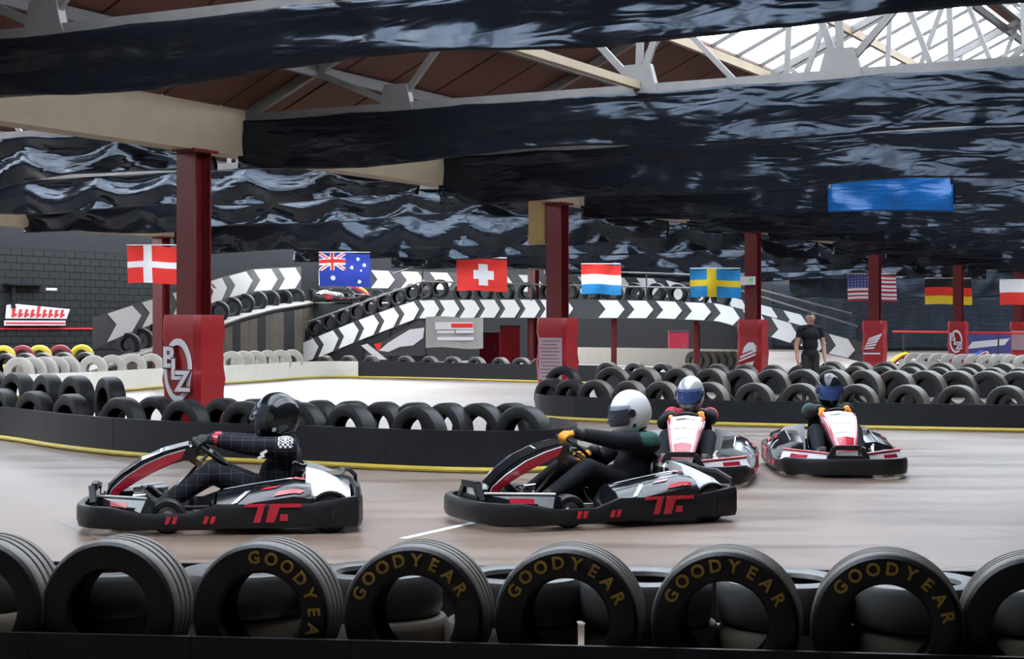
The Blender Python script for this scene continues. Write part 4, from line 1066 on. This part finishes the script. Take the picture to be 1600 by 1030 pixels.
    MB().box((.20, 0, .50), (.1, .12, .05), Matrix.Rotation(R(-35), 3, 'Y')).build('dash_unit', 'timber_pale', k)
    # engine cover, tank, rear protection
    for sg in (1, -1):
        m = MB(); sec = [(-.66, .30, .47, .16), (-.78, .30, .44, .18), (-.93, .28, .37, .2), (-1.0, .24, .30, .2)]; vs = []
        for (x, zl, zt, hw) in sec: vs += [(x, sg * .22, .16), (x, sg * .24, zt), (x, sg * (.30 + hw * .9), zt - .03), (x, sg * .58, .28 if x > -.9 else .25), (x, sg * .58, .2)]
        fs = []
        for i in range(3):
            for e in range(5): fs.append((i * 5 + e, i * 5 + (e + 1) % 5, i * 5 + 5 + (e + 1) % 5, i * 5 + 5 + e))
        fs += [(0, 1, 2, 3, 4), (15, 16, 17, 18, 19)]
        m.add(vs, fs); ec = m.build('engine_cover', 'gloss_white', k, True)
        m = MB(); m.tube([(-.85 + .155 * math.cos(a), sg * .60, .14 + .165 * math.sin(a)) for a in [R(20 + 14 * i) for i in range(11)]], .014, 6); m.build('wheel_arch', 'bumper_black', k, True)
        m = MB(); m.prism([(-.85 + .16 * math.cos(R(15 + 15 * i)), .14 + .165 * math.sin(R(15 + 15 * i))) for i in range(11)], lambda x, z: (x, sg * .592, z), lambda x, z: (x, sg * .40, z)); m.build('wheel_housing', 'gloss_black', k, True)
        for x, z in ((-.99, .36), ): MB().tube([(-.93, sg * .30, .40), (-1.0, sg * .42, .39), (-1.05, sg * .56, .33), (-1.055, sg * .60, .22)], .018, 8).build('rear_hoop', 'bumper_black', k, True)
        MB().tube([(-.66, sg * .18, .44), (-.63, sg * .19, .40), (-.64, sg * .2, .2)], .014, 6).build('seat_stay', 'chrome', k, True)
    MB().tube([(-.93, -.30, .40), (-.95, 0, .42), (-.93, .30, .40)], .018, 8).build('rear_bar', 'bumper_black', k, True)
    MB().box((-.82, 0, .30), (.24, .34, .2)).build('engine_block', 'steel_dark', k)
    return k
def yaw_of(hx, hy): return math.atan2(hy, hx)
k1 = kart('black and red kart driven by the person in the checked dark suit', (-2.28, 13.0, 0), yaw_of(-.994, -.11), 'gloss_black', 'gloss_black')
k2 = kart('black and red kart driven by the person in the plain white helmet', (.575, 13.4, 0), yaw_of(-.92, -.39), 'gloss_black', 'gloss_black')
k3 = kart('kart with a white face panel close behind the white helmet', (1.80, 16.9, 0), yaw_of(-.17, -.985), 'gloss_red', 'gloss_white', wing_mat='gloss_white')
k4 = kart('rearmost kart with white wings, driven in the dark striped helmet', (3.47, 17.8, 0), yaw_of(-.05, -1), 'gloss_red', 'gloss_white', wing_mat='gloss_white')
driver(k1, 'person in a checked dark suit and glossy black helmet driving', 'suit_check', None, 'glove_black', 'gloss_black', dict(visor='visor_clear', vent='white', label='glossy black full face helmet'), (48, -48), visor_up=26, patch=True)
driver(k2, 'person in black with green shoulders, white helmet and orange gloves', 'suit_black', 'suit_green', 'glove_orange', 'gloss_white', dict(visor='visor_clear', label='plain white full face helmet'), (28, -150), skin='skin_dark', visor_up=6)
driver(k3, 'person in a red-shouldered dark suit and silvery helmet, driving head-on', 'suit_black', 'suit_red', 'glove_orange', 'gloss_silver', dict(visor='visor_blue', label='silver and white full face helmet'), (55, -80), yaw=R(-12), visor_up=4)
driver(k4, 'person in dark green and a dark helmet with pale stripe, driving head-on', 'suit_black', 'suit_green', 'glove_orange', 'gloss_black', dict(visor='visor_blue', stripe='gloss_white', label='dark full face helmet with a pale stripe'), (40, -60), yaw=R(6), visor_up=4)
pb = W(540, 473, 60.6)
k5 = kart('small distant kart with red and yellow bodywork on the ramp', (pb.x, pb.y, pb.z + .02), yaw_of(.95, -.2), 'flag_red', 'flag_yellow')
k6 = kart('parked kart under the dark sheets between fourth and fifth columns', G(1425, 56), yaw_of(-.9, -.4), 'flag_yellow', 'flag_yellow')
k7 = kart('parked kart left of the farthest column', G(1545, 60), yaw_of(-.9, -.5), 'gloss_white', 'flag_blue')
# standing marshal
def marshal():
    d = 31.5; p = thing('person', 'person standing in a dark T-shirt with bare arms by the third column', 'person', G(1266, d), R(-90) + .15)
    m = MB(); Hh = 1.84
    ell(m, (0, 0, 1.02), (.12, .165, .13)); ell(m, (0, 0, 1.2), (.115, .155, .18)); ell(m, (0, 0, 1.38), (.125, .19, .15)); cap(m, (0, .14, 1.51), (0, -.14, 1.51), .065, .065)
    cap(m, (0, 0, 1.5), (.01, 0, 1.62), .066, .06); ell(m, (.015, 0, 1.71), (.10, .078, .125)); ell(m, (.115, 0, 1.70), (.02, .015, .025)); ell(m, (.015, .08, 1.70), (.02, .012, .03)); ell(m, (.015, -.08, 1.70), (.02, .012, .03))
    for s in (1, -1):
        cap(m, (0, s * .2, 1.49), (-.02, s * .27, 1.17), .062, .045); cap(m, (-.02, s * .27, 1.17), (.06, s * .27, .92), .045, .034)
        for k in range(4): cap(m, (.06 + .012 * k, s * .27, .88), (.075 + .02 * k, s * (.262 - .004 * k), .79 + .006 * k), .011, .009, 8)
        ell(m, (.075, s * .27, .88), (.045, .022, .05)); cap(m, (.09, s * .262, .90), (.13, s * .25, .84), .012, .010, 8)
        cap(m, (0, s * .09, .98), (.01, s * .11, .52), .095, .062); cap(m, (.01, s * .11, .52), (-.02, s * .12, .1), .062, .042); cap(m, (-.04, s * .12, .05), (.16, s * .14, .04), .045, .035)
    def pick(c):
        if c.z > 1.755 or (c.z > 1.62 and c.x < .01): return 3
        if c.z > 1.575: return 1
        if abs(c.y) > .205 and c.z < 1.33 and c.z > .7: return 1
        if c.z > .98: return 0
        if c.z < .11: return 4
        return 2
    obj('body', fuse(m, 'body', .013, ['suit_black', 'skin', 'glove_black', 'hair', 'shoe'], pick), p)
    for s in (1, -1): 
        q = MB(); ell(q, (.108, s * .032, 1.722), (.01, .014, .008), n=8); q.build('eye', 'hair', p, True)
    q = MB(); ell(q, (.112, 0, 1.645), (.008, .026, .006), n=8); q.build('mouth', 'suit_red', p, True)
marshal()
# ------------------------------------------------------------------ far background things
for i, (px, d, h, mt, nm, lb, cat) in enumerate(((765, 62, 1.25, 'flag_crimson', 'fuel_cabinet', 'red cabinet in the dark under the bridge beside the grey banner', 'cabinet'), (797, 63, 1.5, 'pad_red', 'fuel_pump', 'red upright pump under the bridge', 'pump'), (1060, 64, 1.3, 'flag_crimson', 'tool_cabinet', 'dark red cabinet under the right part of the bridge', 'cabinet'))):
    t_ = thing(nm, lb, cat, G(px, d)); m = MB(); m.box((0, 0, h / 2), (.75, .5, h)); m.build('body', mt, t_)
    MB().box((0, -.26, h * .62), (.6, .02, h * .4)).build('door', mt, t_); MB().box((.2, -.28, h * .6), (.03, .03, .2)).build('handle', 'steel_grey', t_); MB().box((0, 0, h + .03), (.8, .55, .06)).build('lid', 'steel_dark', t_)
rl = thing('guard_rail', 'thin red rail on posts at the far right', 'rail', (0, 0, 0))
MB().tube([G(1395, 60, 1.33), G(1500, 58, 1.31), G(1640, 56, 1.28)], .035, 8).build('rail', 'flag_red', rl)
for px, d in ((1412, 59.7), (1500, 58), (1560, 57.1), (1620, 56.3)): MB().tube([G(px, d, 0), G(px, d, 1.3)], .03, 8).build('post', 'steel_dark', rl)
bn = thing('banner', 'blue and white banner low at the far right', 'banner', G(1540, 62, .62))
MB().box((0, 0, .25), (1.9, .03, .75)).build('cloth', 'flag_navy', bn); m = MB(); m.prism([(-.7, .05), (.7, .2), (.9, .45), (-.5, .32)], lambda x, z: (x, -.03, z), lambda x, z: (x, .01, z)); m.build('white_flash', 'print_white', bn)
# painted line and cracks on the floor
ln = MB(); a, b = W(600, 862, 1), W(735, 822, 1)
def gp(px, py): d = CAMH * F / (py - HY); return G(px, d, .003)
q0, q1 = gp(630, 842), gp(745, 816); dv = (q1 - q0).normalized(); nv = Vector((-dv.y, dv.x, 0)) * .035
ln.add([q0 - nv, q0 + nv, q1 + nv, q1 - nv], [(0, 1, 2, 3)]); o = ln.build('painted_line', 'white'); tag(o, 'short white painted line on the track between the leading karts', 'line')
